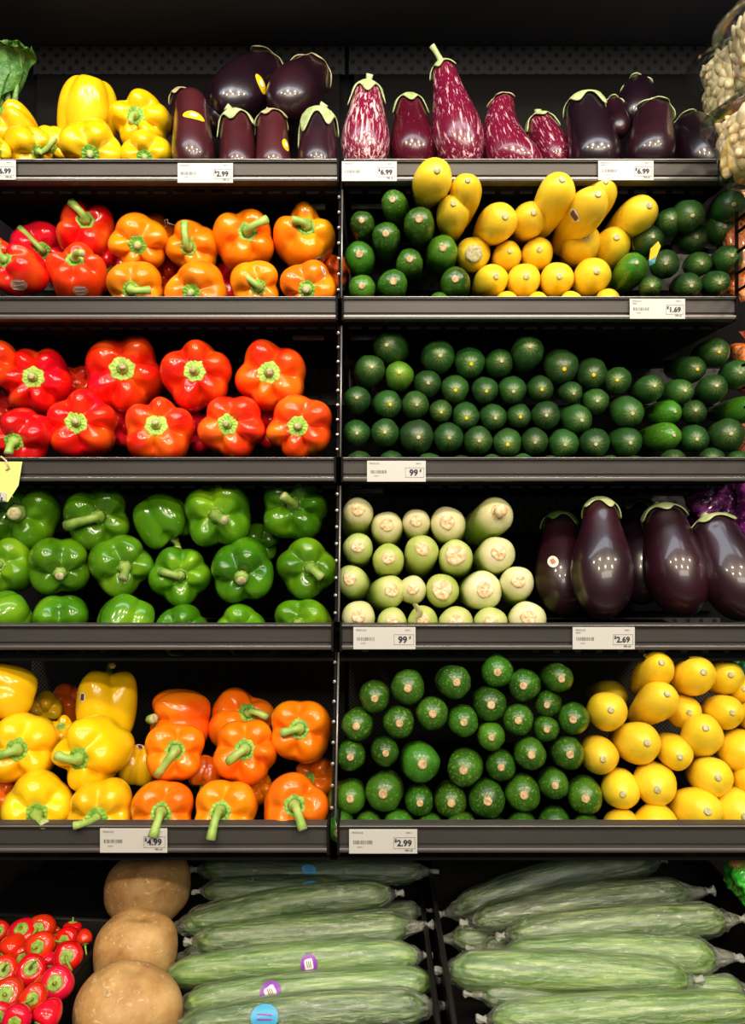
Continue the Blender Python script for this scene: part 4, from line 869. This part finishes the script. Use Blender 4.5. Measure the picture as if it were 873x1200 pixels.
tray('black plastic tray holding the small red peppers', -.62, -.363, .74, 1.06, ZT+.0, .088, rot=-.13)
tray('black plastic tray holding jicama and wrapped cucumbers, left of the divider', -.335, .072, .72, 1.20, ZT, .10, hl=.02)
tray('black plastic tray holding wrapped cucumbers, right of the divider', .082, .505, .72, 1.17, ZT, .12)
props(obj('trim_1', box_mesh('deck', -1.1, 1.3, .6, 1.47, ZT-.06, ZT-.005, M['black'])), kind='structure')
obj('ledge', box_mesh('ledge', -.60, -.352, 1.09, 1.30, ZT+.025, ZT+.03, M['black']), bpy.data.objects['trim_1'])
obj('ledge', box_mesh('ledge2', -.60, -.352, 1.30, 1.306, ZT+.0, ZT+.034, M['black']), bpy.data.objects['trim_1'])

# jicama
def jicama(label, cx, cy, rx, ry, D, seed):
    c = P(cx, cy, D); a, b = rx/F*D, ry/F*D; th = thing('jicama', label, 'jicama', 'jicamas stacked in the tray', Matrix.Translation(c))
    bm = bmesh.new(); bmesh.ops.create_icosphere(bm, subdivisions=5, radius=1); rs = random.Random(seed); o1, o2, o3 = [rs.random()*6 for _ in range(3)]
    for v in bm.verts:
        x, y, z = v.co; k = 1+.05*math.sin(3*x+o1)+.045*math.sin(3.4*y+o2)+.04*math.sin(4*z+o3)-.10*math.exp(-((x-.1)**2+(y+.1)**2)/.05)*(z > 0)
        k *= 1+.03*math.cos(4*math.atan2(y, x)+o2)*(1-z*z)
        v.co = Vector((x*k*a, y*k*a*.9, (abs(z)**.9*(1 if z > 0 else -1))*k*b))
    me = bpy.data.meshes.new('body'); bm.to_mesh(me); bm.free(); me.materials.append(M['jicama']); me.polygons.foreach_set('use_smooth', [True]*len(me.polygons))
    bd = obj('body', me, th); return th
jicama('brown jicama set furthest back directly under the rail', 172, 1040, 53, 39, 1.075, 1)
jicama('light brown jicama in the middle of the three, lit on top', 161, 1113, 48, 43, .975, 5)
e = jicama('rough netted jicama in front, largest of the three', 152, 1184, 61, 53, .885, 9)
decal('root_scar', e.children[0], 127, 1164, .0085, .0075, .3, M['cut_brown'], 'oval', 'dark round root scar', .0008)

# small red peppers
M['calyx_small'] = (lambda m: (m.col(m.ramp(m.noise(220, 3), (.35, (.16, .30, .02)), (.68, (.36, .50, .07)))), m.set(Roughness=.5), m.m)[-1])(NT('small_pepper_calyx'))
M['smallred'] = pepper_mat('small_red_pepper_skin', (.62, .006, .004), (.74, .010, .005), (.80, .03, .006))
def small_pepper(label, cx, cy, R, sx, sy, tip, D, long=1.5, col='red'):
    Rm = R/F*D*1.10; c = P(cx, cy, D+Rm); r_, u_, t_ = frame_at(c); dx, dy = (sx-cx)/(R*.8), -(sy-cy)/(R*.8); q = math.hypot(dx, dy)
    if q > .97: dx, dy, q = dx/q*.97, dy/q*.97, .97
    a = r_*dx+u_*dy+t_*math.sqrt(1-q*q); mtx = axis_matrix(c, a, random.random()*6)
    th = thing('small_red_pepper', label, 'red pepper', 'small red peppers in the tray', mtx); n = 32; an = np.linspace(0, 2*PI, n, endpoint=False); sd = random.random()*6
    rg = []
    for s, r in ((0, .25), (.0, .5), (.03, .72), (.09, .88), (.2, .98), (.35, 1), (.5, .95), (.66, .82), (.8, .62), (.9, .42), (.97, .2), (1, .03)):
        z = Rm*(.72-s*long*1.35)-(Rm*.06 if s == 0 and r < .4 else 0)
        rg.append([(math.cos(x)*Rm*r*(1+.035*math.cos(3*x+sd)), math.sin(x)*Rm*r*(1+.035*math.cos(3*x+sd)), z) for x in an])
    obj('body', ring_mesh('body', rg[::-1], M[col]), th)
    cr = Rm*.43; rg = []
    for f_, dz in ((1.08, -.03), (1.0, .05), (.8, .07), (.5, .04), (.2, .10)):
        rg.append([(math.cos(x)*cr*f_*(1+(.06*math.cos(6*x+sd) if f_ > .9 else 0)), math.sin(x)*cr*f_*(1+(.06*math.cos(6*x+sd) if f_ > .9 else 0)), Rm*(.72+dz+.012*math.cos(12*x))) for x in an])
    obj('calyx', ring_mesh('calyx', rg, M['calyx_small'], False, True), th)
    base = Vector((0, 0, Rm*.78)); bw = mtx @ base
    tl = mtx.inverted() @ P(tip[0], tip[1], bw.y-.008) if tip else base+Vector((.1*Rm, .1*Rm, Rm*.35))
    pts = bezier(base, base+Vector((0, 0, (tl-base).length*.6)), tl, 8); sr = max(.0011, Rm*.09)
    obj('stem', tube('stem', pts, [sr*1.5, sr*1.2, sr, sr*.9, sr*.85, sr*.9, sr, sr*1.1], M['calyx_small'], 8), th)
    return th
sp = small_pepper
def dz(y): return .998-.0018*(y-1085)
for lab, cx, cy, R, sx, sy, tip, ex, col in (
 ('small red pepper at the far left of the back row, cut by the edge', -2, 1091, 11, -1, 1091, None, 0, 'smallred'),
 ('small red pepper with a short stub in the back row', 27, 1095, 16, 25, 1089, None, 0, 'crimson'),
 ('small red pepper with stem hanging down left, back row', 48, 1090, 16, 44, 1089, (34, 1106), 0, 'smallred'),
 ('small red pepper just below the back row, cap facing out', 48, 1109, 15.5, 44, 1109, None, -.012, 'smallred'),
 ('small orange-red pepper with stem pointing left', 79, 1101, 13, 75, 1102, (60, 1101), 0, 'red'),
 ('small red pepper near the tray edge with stem hanging down', 80, 1121, 15.5, 78, 1121, (84, 1138), -.01, 'smallred'),
 ('small red pepper without visible cap at the back right corner', 85, 1089, 10, 86, 1072, None, .02, 'smallred'),
 ('small red pepper with cap and thin upright stem, middle of the tray', 37, 1138, 16.5, 36, 1135, (45, 1124), -.005, 'smallred'),
 ('small red pepper at the left edge, second from the back', 4, 1139, 16, 4, 1137, (10, 1128), 0, 'smallred'),
 ('large small-type red pepper with wide green cap beside the tray wall', 67, 1153, 18, 64, 1152, None, -.01, 'smallred'),
 ('red pepper with wide dark green cap at the left edge', 9, 1167, 18, 6, 1165, None, -.008, 'smallred'),
 ('small red pepper with a long pale stem pointing down left', 40, 1169, 14.5, 38, 1170, (18, 1179), -.015, 'smallred'),
 ('small red pepper in the front row, cut by the lower edge', 20, 1194, 15, 17, 1198, None, -.012, 'smallred'),
 ('red pepper lying on its side at the front by the tray wall', 55, 1191, 15, 40, 1206, None, -.0, 'smallred'),
 ('red pepper lying on its side at the left of the back rows', 14, 1112, 15, 2, 1122, None, .012, 'smallred'),
 ('small red pepper hidden between the middle caps', 57, 1130, 12, 57, 1136, None, .02, 'smallred'),
 ('small red pepper hidden behind the middle rows', 26, 1121, 13, 26, 1124, None, .03, 'smallred'),
 ('small red pepper hidden near the front at the left', -2, 1190, 14, -2, 1192, None, .0, 'crimson'),
 ('small red pepper filling the gap below the tray corner', 66, 1136, 12, 64, 1140, None, .035, 'smallred'),
 ('small red pepper glimpsed under the stem pointing down left', 28, 1182, 13, 28, 1186, None, .03, 'smallred'),
 ('small red pepper glimpsed below the first left edge one', 18, 1152, 13, 18, 1156, None, .03, 'smallred'),
 ('small red pepper lying behind the back row next to the orange one', 64, 1096, 12, 64, 1100, None, .035, 'smallred'),
 ('small red pepper glimpsed beside the front one on its side', 50, 1160, 13, 50, 1168, None, .035, 'smallred'),
 ('slim dark red pepper with pink withered tip at the tray corner', 99, 1100, 8, 101, 1118, (103, 1128), .0, 'crimson')):
    sp(lab, cx, cy, R, sx, sy, tip, dz(cy)+ex, 1.5, col)

# wrapped cucumbers
def wrapped_mat():
    m = NT('shrink_wrap'); x = m.n('ShaderNodeBsdfTransparent'); x.inputs[0].default_value = (.96, .98, .95, 1)
    g = m.n('ShaderNodeBsdfGlossy'); g.inputs['Roughness'].default_value = .27; g.inputs[0].default_value = (1, 1, 1, 1)
    d = m.n('ShaderNodeBsdfDiffuse'); d.inputs[0].default_value = (.78, .84, .64, 1)
    h = m.noise(90, 4, (2.0, 2.0, .6), .7, .5); b = m.n('ShaderNodeBump'); b.inputs['Strength'].default_value = 1; b.inputs['Distance'].default_value = .004
    m.l(h, b.inputs['Height']); m.l(b.outputs[0], g.inputs['Normal']); m.l(b.outputs[0], d.inputs['Normal'])
    haze = m.ramp(m.noise(95, 4, (1.8, 1.8, .16), .65, .3), (.44, (.01, .01, .01)), (.68, (.20, .20, .20)))
    m1 = m.n('ShaderNodeMixShader'); m.l(haze, m1.inputs[0]); m.l(x.outputs[0], m1.inputs[1]); m.l(d.outputs[0], m1.inputs[2])
    lw = m.n('ShaderNodeLayerWeight'); lw.inputs[0].default_value = .25; m.l(b.outputs[0], lw.inputs['Normal'])
    m2 = m.n('ShaderNodeMixShader'); m.l(m.math('MULTIPLY_ADD', lw.outputs['Facing'], .28, .12), m2.inputs[0]); m.l(m1.outputs[0], m2.inputs[1]); m.l(g.outputs[0], m2.inputs[2])
    m.l(m2.outputs[0], m.t.nodes['Material Output'].inputs[0]); return m.m
M['wrap'] = wrapped_mat()
def eng_mat(name, c1, c2, c3):
    m = NT(name); x, y, z = m.xyz(); ang = m.math('ARCTAN2', y, x)
    st = m.noise(75, 3, (2.2, 2.2, .12), .6, .3); col = m.ramp(st, (.32, c1), (.52, c2), (.70, c3))
    m.col(col); m.set(Roughness=.35); return m.m
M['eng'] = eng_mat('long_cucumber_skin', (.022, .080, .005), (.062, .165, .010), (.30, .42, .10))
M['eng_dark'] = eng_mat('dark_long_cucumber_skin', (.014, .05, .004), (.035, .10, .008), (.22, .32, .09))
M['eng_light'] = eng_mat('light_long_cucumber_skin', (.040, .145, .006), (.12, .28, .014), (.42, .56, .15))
def wrapped(label, x0, y0, D0, x1, y1, D1, R, mat='eng', sag=0.0, n0=True, n1=True, loose0=0, loose1=0, name='wrapped_cucumber'):
    A, B = P(x0, y0, D0), P(x1, y1, D1); ax = B-A; L = ax.length; c = (A+B)/2; Rm = R/F*(D0+D1)/2*.97
    mtx = axis_matrix(c, ax, random.random()*6.28); th = thing(name, label, 'cucumber', 'plastic wrapped long cucumbers', mtx)
    sag = sag*1.7+random.uniform(-.0015, .003)
    zu = mtx.to_3x3().inverted() @ Vector((0, 0, 1)); n = 36; an = np.linspace(0, 2*PI, n, endpoint=False); sd = random.random()*6
    S = [.001, .006, .018, .04, .07, .11, .16, .25, .35, .45, .55, .65, .75, .84, .89, .93, .96, .982, .994, .999]
    def rad(s): 
        e = min(s, 1-s); return Rm*(1-max(0, 1-e/.11)**2.0)**.5*(1-.16*(abs(s-.5)*2)**1.5)
    rg = []
    for s in S:
        r = max(rad(s), .0006); cen = zu*(sag*math.sin(PI*s))
        rg.append([(cen.x+math.cos(x)*r*(1+.022*math.cos(8*x+sd)), cen.y+math.sin(x)*r*(1+.022*math.cos(8*x+sd)), (s-.5)*L+cen.z) for x in an])
    obj('body', ring_mesh('body', rg, M[mat]), th)
    rs = np.random.RandomState(int(x0+y0)); n2 = 56; an2 = np.linspace(0, 2*PI, n2, endpoint=False); rg = []
    S2 = list(np.linspace(.0, 1, 64))
    ph = rs.rand(6)*6
    for s in S2:
        l0 = .012+loose0; l1 = .012+loose1
        z = -L/2-l0*.6+s*(L+(l0+l1)*.6); ss = min(max((z+L/2)/L, 0), 1); cen = zu*(sag*math.sin(PI*ss))
        e = (z+L/2) if z < 0 else (L/2-z); base = max(rad(min(max(ss, .02), .98)), Rm*.42)*1.035+.0006
        if e < 0: base = Rm*.42*max(.25, 1+e/(l0 if z < 0 else l1)*1.0)
        lo = loose0 if z < 0 else loose1; amp = .014+(.16 if lo else .07)*math.exp(-max(e, 0)/(.03+lo))
        r = base*(1+np.abs(amp*np.sin(7*an2+ph[0]+z*60)+.5*amp*np.sin(13*an2+ph[1]-z*110)+.006*np.sin(21*an2+z*170+ph[2])))
        rg.append(np.stack([cen.x+np.cos(an2)*r, cen.y+np.sin(an2)*r, np.full(n2, z+cen.z)], -1))
    obj('plastic_wrap', ring_mesh('wrap', rg, M['wrap'], True, True), th)
    for sgn, on in ((-1, n0), (1, n1)):
        if not on: continue
        l = loose0 if sgn < 0 else loose1
        z0 = sgn*(L/2+(.012+l)*.55); tw = []
        for i, (q, r) in enumerate(((0, .20), (.25, .13), (.5, .17), (.8, .15+.15*((int(x0*7+y0*3+sgn) % 10)/10)), (1, .14))):
            tw.append([(math.cos(x)*Rm*r*(1+.35*math.sin(5*x+q*5+sd)), math.sin(x)*Rm*r*(1+.35*math.sin(5*x+q*5+sd))+(.002*q), z0+sgn*q*.012) for x in an[::2]])
        if sgn < 0: tw = tw[::-1]
        obj('twisted_end', ring_mesh('twist', tw, M['wraptwist'], True, True), th)
    return th
mt = NT('bunched_wrap'); mt.set(Base_Color=(.50, .53, .48), Roughness=.25, Alpha=.6); mt.bump(mt.noise(200, 4), 1, .004); M['wraptwist'] = mt.m
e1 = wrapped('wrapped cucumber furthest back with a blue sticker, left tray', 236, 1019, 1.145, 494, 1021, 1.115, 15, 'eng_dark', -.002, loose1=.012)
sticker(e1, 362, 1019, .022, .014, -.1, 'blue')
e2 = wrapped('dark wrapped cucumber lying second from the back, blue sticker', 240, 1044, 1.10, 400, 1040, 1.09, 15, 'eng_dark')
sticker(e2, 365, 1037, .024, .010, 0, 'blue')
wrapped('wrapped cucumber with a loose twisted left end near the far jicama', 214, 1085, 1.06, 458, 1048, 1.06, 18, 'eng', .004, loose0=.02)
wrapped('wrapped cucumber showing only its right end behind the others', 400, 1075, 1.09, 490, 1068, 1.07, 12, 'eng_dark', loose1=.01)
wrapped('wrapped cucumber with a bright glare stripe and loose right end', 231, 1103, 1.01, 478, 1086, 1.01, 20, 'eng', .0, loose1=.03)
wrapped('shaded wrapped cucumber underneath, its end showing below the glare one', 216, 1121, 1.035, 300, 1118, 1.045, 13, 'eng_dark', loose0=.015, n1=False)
e5 = wrapped('bright green wrapped cucumber with purple sticker, middle of left tray', 196, 1143, .965, 490, 1120, .965, 19, 'eng_light', .003)
sticker(e5, 362, 1130, .021, .021, .2, 'purple')
e6 = wrapped('wrapped cucumber with a purple sticker near its left half, front', 216, 1178, .915, 506, 1150, .93, 20, 'eng_light', .003, loose0=.01)
sticker(e6, 317, 1163, .025, .024, .6, 'purple')
e7 = wrapped('frontmost cloudy wrapped cucumber with blue sticker, left tray', 206, 1208, .865, 500, 1180, .875, 22, 'eng', .003, loose1=.02)
sticker(e7, 310, 1192, .031, .024, 0, 'blue')
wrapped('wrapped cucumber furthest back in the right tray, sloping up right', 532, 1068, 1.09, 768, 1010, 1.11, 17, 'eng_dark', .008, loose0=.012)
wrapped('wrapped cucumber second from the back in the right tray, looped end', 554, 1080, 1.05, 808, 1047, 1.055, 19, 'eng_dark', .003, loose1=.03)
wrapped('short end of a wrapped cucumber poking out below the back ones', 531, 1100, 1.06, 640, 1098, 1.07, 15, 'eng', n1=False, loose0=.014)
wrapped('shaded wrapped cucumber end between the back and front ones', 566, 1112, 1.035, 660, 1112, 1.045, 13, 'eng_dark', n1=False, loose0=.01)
wrapped('wrapped cucumber in the middle of the right tray with bluish right end', 597, 1096, 1.005, 850, 1078, 1.01, 20, 'eng', .003, loose1=.02)
wrapped('broad wrapped cucumber with glare stripe behind the frontmost large one', 590, 1124, .97, 838, 1122, .96, 23, 'eng_light', .002, loose1=.03)
e8 = wrapped('large pale wrapped cucumber with pointed left end, right tray', 527, 1138, .915, 806, 1148, .915, 24, 'eng_light', .002)
decal('clear_label', e8.children[1], 690, 1169, .037, .006, 0, M['st_white'], 'rect', 'thin white label strip', .0008)
wrapped('wrapped cucumber whose tail shows at the right below the broad one', 740, 1164, .935, 868, 1158, .93, 15, 'eng_light', loose1=.01)
wrapped('shaded wrapped cucumber glimpsed under the front pair of the right tray', 566, 1166, .90, 680, 1168, .905, 13, 'eng', n1=False, loose0=.01)
wrapped('frontmost wrapped cucumber of the right tray, cut by the lower edge', 577, 1195, .86, 890, 1182, .865, 22, 'eng_light', .0)

# ------------------------------------------------------------------ side rack and bags at the right edge
th = thing('wire_rack', 'black wire side rack at the right end of the shelves', 'rack', None, Matrix.Translation((.565, 1.0, EYE)))
for zz in (.455, .436, .405, .372, .345):
    obj('wire_rod', tube('rod', [(.004, .20, zz-.0), (.004, -.12, zz)], .0024, M['black'], 8), th)
for yy in (.2,): obj('wire_upright', tube('up', [(.004, yy, .56), (.004, yy, .32)], .0028, M['black'], 8), th)
for zz in (.16, .19, .225): obj('wire_rod', tube('rod', [(.004, .18, zz), (.004, -.14, zz)], .0024, M['black'], 8), th)
for zz, yy in ((.535, .2), (.505, .2)): obj('wire_rod', tube('rod', [(.004, yy, zz), (.012, -.16, zz+.0)], .004, M['black'], 8), th)
def bag(label, px, py, D, wx, wz, cols, seed, name='produce_bag', cat='bag', group=None):
    m = NT('bag_'+cols[0]); cc = cols[1:]; k = len(cc)
    m.col(m.ramp(m.noise(26, 3, dist=1), *[(.34+.32*i/(k-1), c) for i, c in enumerate(cc)])); m.set(Roughness=.2, Coat_Weight=.8, Coat_Roughness=.05); m.bump(m.noise(60, 4, dist=1), 1, .01)
    c = P(px, py, D); th = thing(name, label, cat, group, Matrix.Translation(c)); bm = bmesh.new(); bmesh.ops.create_icosphere(bm, subdivisions=5, radius=1); rs = random.Random(seed); o = [rs.random()*6 for _ in range(6)]
    for v in bm.verts:
        x, y, z = v.co; f = 1+.09*math.sin(7*x+o[0]+3*z)+.08*math.sin(6*z+o[1]-4*y)+.05*math.sin(13*x-9*z+o[2])+.03*math.sin(21*z+14*y+o[3])
        sg = lambda q, p: math.copysign(abs(q)**p, q)
        v.co = Vector((sg(x, .75)*wx*f, sg(y, .8)*.035*f, sg(z, .8)*wz*f))
    me = bpy.data.meshes.new('body'); bm.to_mesh(me); bm.free(); me.materials.append(m.m); me.polygons.foreach_set('use_smooth', [True]*len(me.polygons)); obj('bag_body', me, th)
    n = 20; V = []
    for j in range(2):
        for i in range(n): V.append((((i/(n-1))-.5)*wx*1.5*(1-.3*(1-j)), .004*math.sin(i*1.3+j), wz*(.88+.28*j)))
    obj('sealed_edge', mkmesh('seal', V, [(i, i+1, n+i+1, n+i) for i in range(n-1)], m.m), th)
    return th
OR = ('orange', (.55, .10, .04), (.85, .24, .04), (.80, .45, .36)); 
bag('orange and pink bag behind the wire rack on the upper right', 884, 292, 1.25, .055, .085, OR, 1, group='orange bags behind the rack')
bag('orange bag glimpsed beyond the cucumbers of the middle shelf', 890, 428, 1.30, .045, .050, OR, 2, group='orange bags behind the rack')
bag('dark red bag low beyond the cucumbers of the middle shelf', 893, 510, 1.32, .045, .05, ('darkred', (.12, .02, .01), (.35, .07, .03), (.40, .15, .08)), 3, group='orange bags behind the rack')
PU = ('purple', (.05, .004, .06), (.22, .015, .20), (.42, .08, .38))
b = bag('purple bag of vegetables hanging behind the last big eggplant', 850, 592, 1.26, .055, .05, PU, 4)
u = 1.2/F; obj('header_label', box_mesh('hl', -.045, -.018, -.042, -.040, .028, .046, plain('navy_label', (.03, .05, .10), .4), .0004), b)
bag('purple bag at the right picture edge with pink highlights', 893, 600, 1.20, .04, .055, PU, 5)
BG = ('bluegreen', (.02, .14, .06), (.05, .30, .08), (.02, .12, .55))
bag('blue and green printed bag behind the topmost yellow squash', 856, 786, 1.26, .05, .03, BG, 6)
bag('blue and green printed bag at the right edge above the squash', 900, 790, 1.18, .035, .035, ('bluegreen2', (.02, .10, .60), (.05, .30, .10), (.02, .16, .06)), 7)
bag('bright green printed bag at the lower right picture corner', 893, 1022, 1.03, .042, .036, ('green', (.70, .14, .08), (.03, .45, .03), (.06, .62, .05)), 8)

# ------------------------------------------------------------------ settle: things whose bodies touch are pushed back along their own line of sight
bpy.context.view_layer.update()
items = []
for o in list(C.objects):
    if o.get('category') in ('bell pepper', 'eggplant', 'jicama', 'red pepper', 'zucchini', 'squash', 'cucumber', 'root vegetable') and o.get('group') != 'plastic wrapped long cucumbers':
        b = [c for c in o.children if c.name.startswith('body')][0]
        items.append([o, b, o.matrix_world.copy(), 0.0, o['category'] in ('zucchini', 'squash', 'cucumber', 'root vegetable'), Vector((0, 0, 0))])
def bvh_of(it):
    mw = it[0].matrix_world @ it[1].matrix_local; return BVHTree.FromPolygons([mw @ v.co for v in it[1].data.vertices], [p.vertices[:] for p in it[1].data.polygons])
trees = [bvh_of(i) for i in items]; eye = Vector((0, 0, EYE)); pos = [i[2].translation.copy() for i in items]; moved = True; rnd = 0
while moved and rnd < 12:
    moved = False; rnd += 1; push = set()
    for i in range(len(items)):
        for j in range(i+1, len(items)):
            if (pos[i]-pos[j]).length > .21: continue
            if trees[i].overlap(trees[j]):
                k = i if pos[i].y > pos[j].y else j
                if items[k][3] < (.018 if items[k][4] else .028): push.add(k)
                if items[i][4] and items[j][4]:          # long fruit also edge sideways a little
                    d = pos[i]-pos[j]; d.y = 0
                    if d.length > 1e-4:
                        d = d.normalized()*.0006
                        for q, sg in ((i, 1), (j, -1)):
                            if (items[q][5]+d*sg).length < .0034: items[q][5] += d*sg; push.add(q) if items[q][3] >= .0 else None
    for k in push:
        o, b, m0, sft, lg, off = items[k]; lim = .018 if lg else .028
        if sft < lim: items[k][3] = sft = sft+(.002 if lg else .006)
        d = m0.translation-eye; f_ = (d.length+sft)/d.length
        o.matrix_world = Matrix.Translation(off) @ Matrix.Translation(eye) @ Matrix.Scale(f_, 4) @ Matrix.Translation(-eye) @ m0
        mw = o.matrix_world; pos[k] = mw.translation.copy(); trees[k] = BVHTree.FromPolygons([mw @ v.co for v in b.data.vertices], [p.vertices[:] for p in b.data.polygons]); moved = True
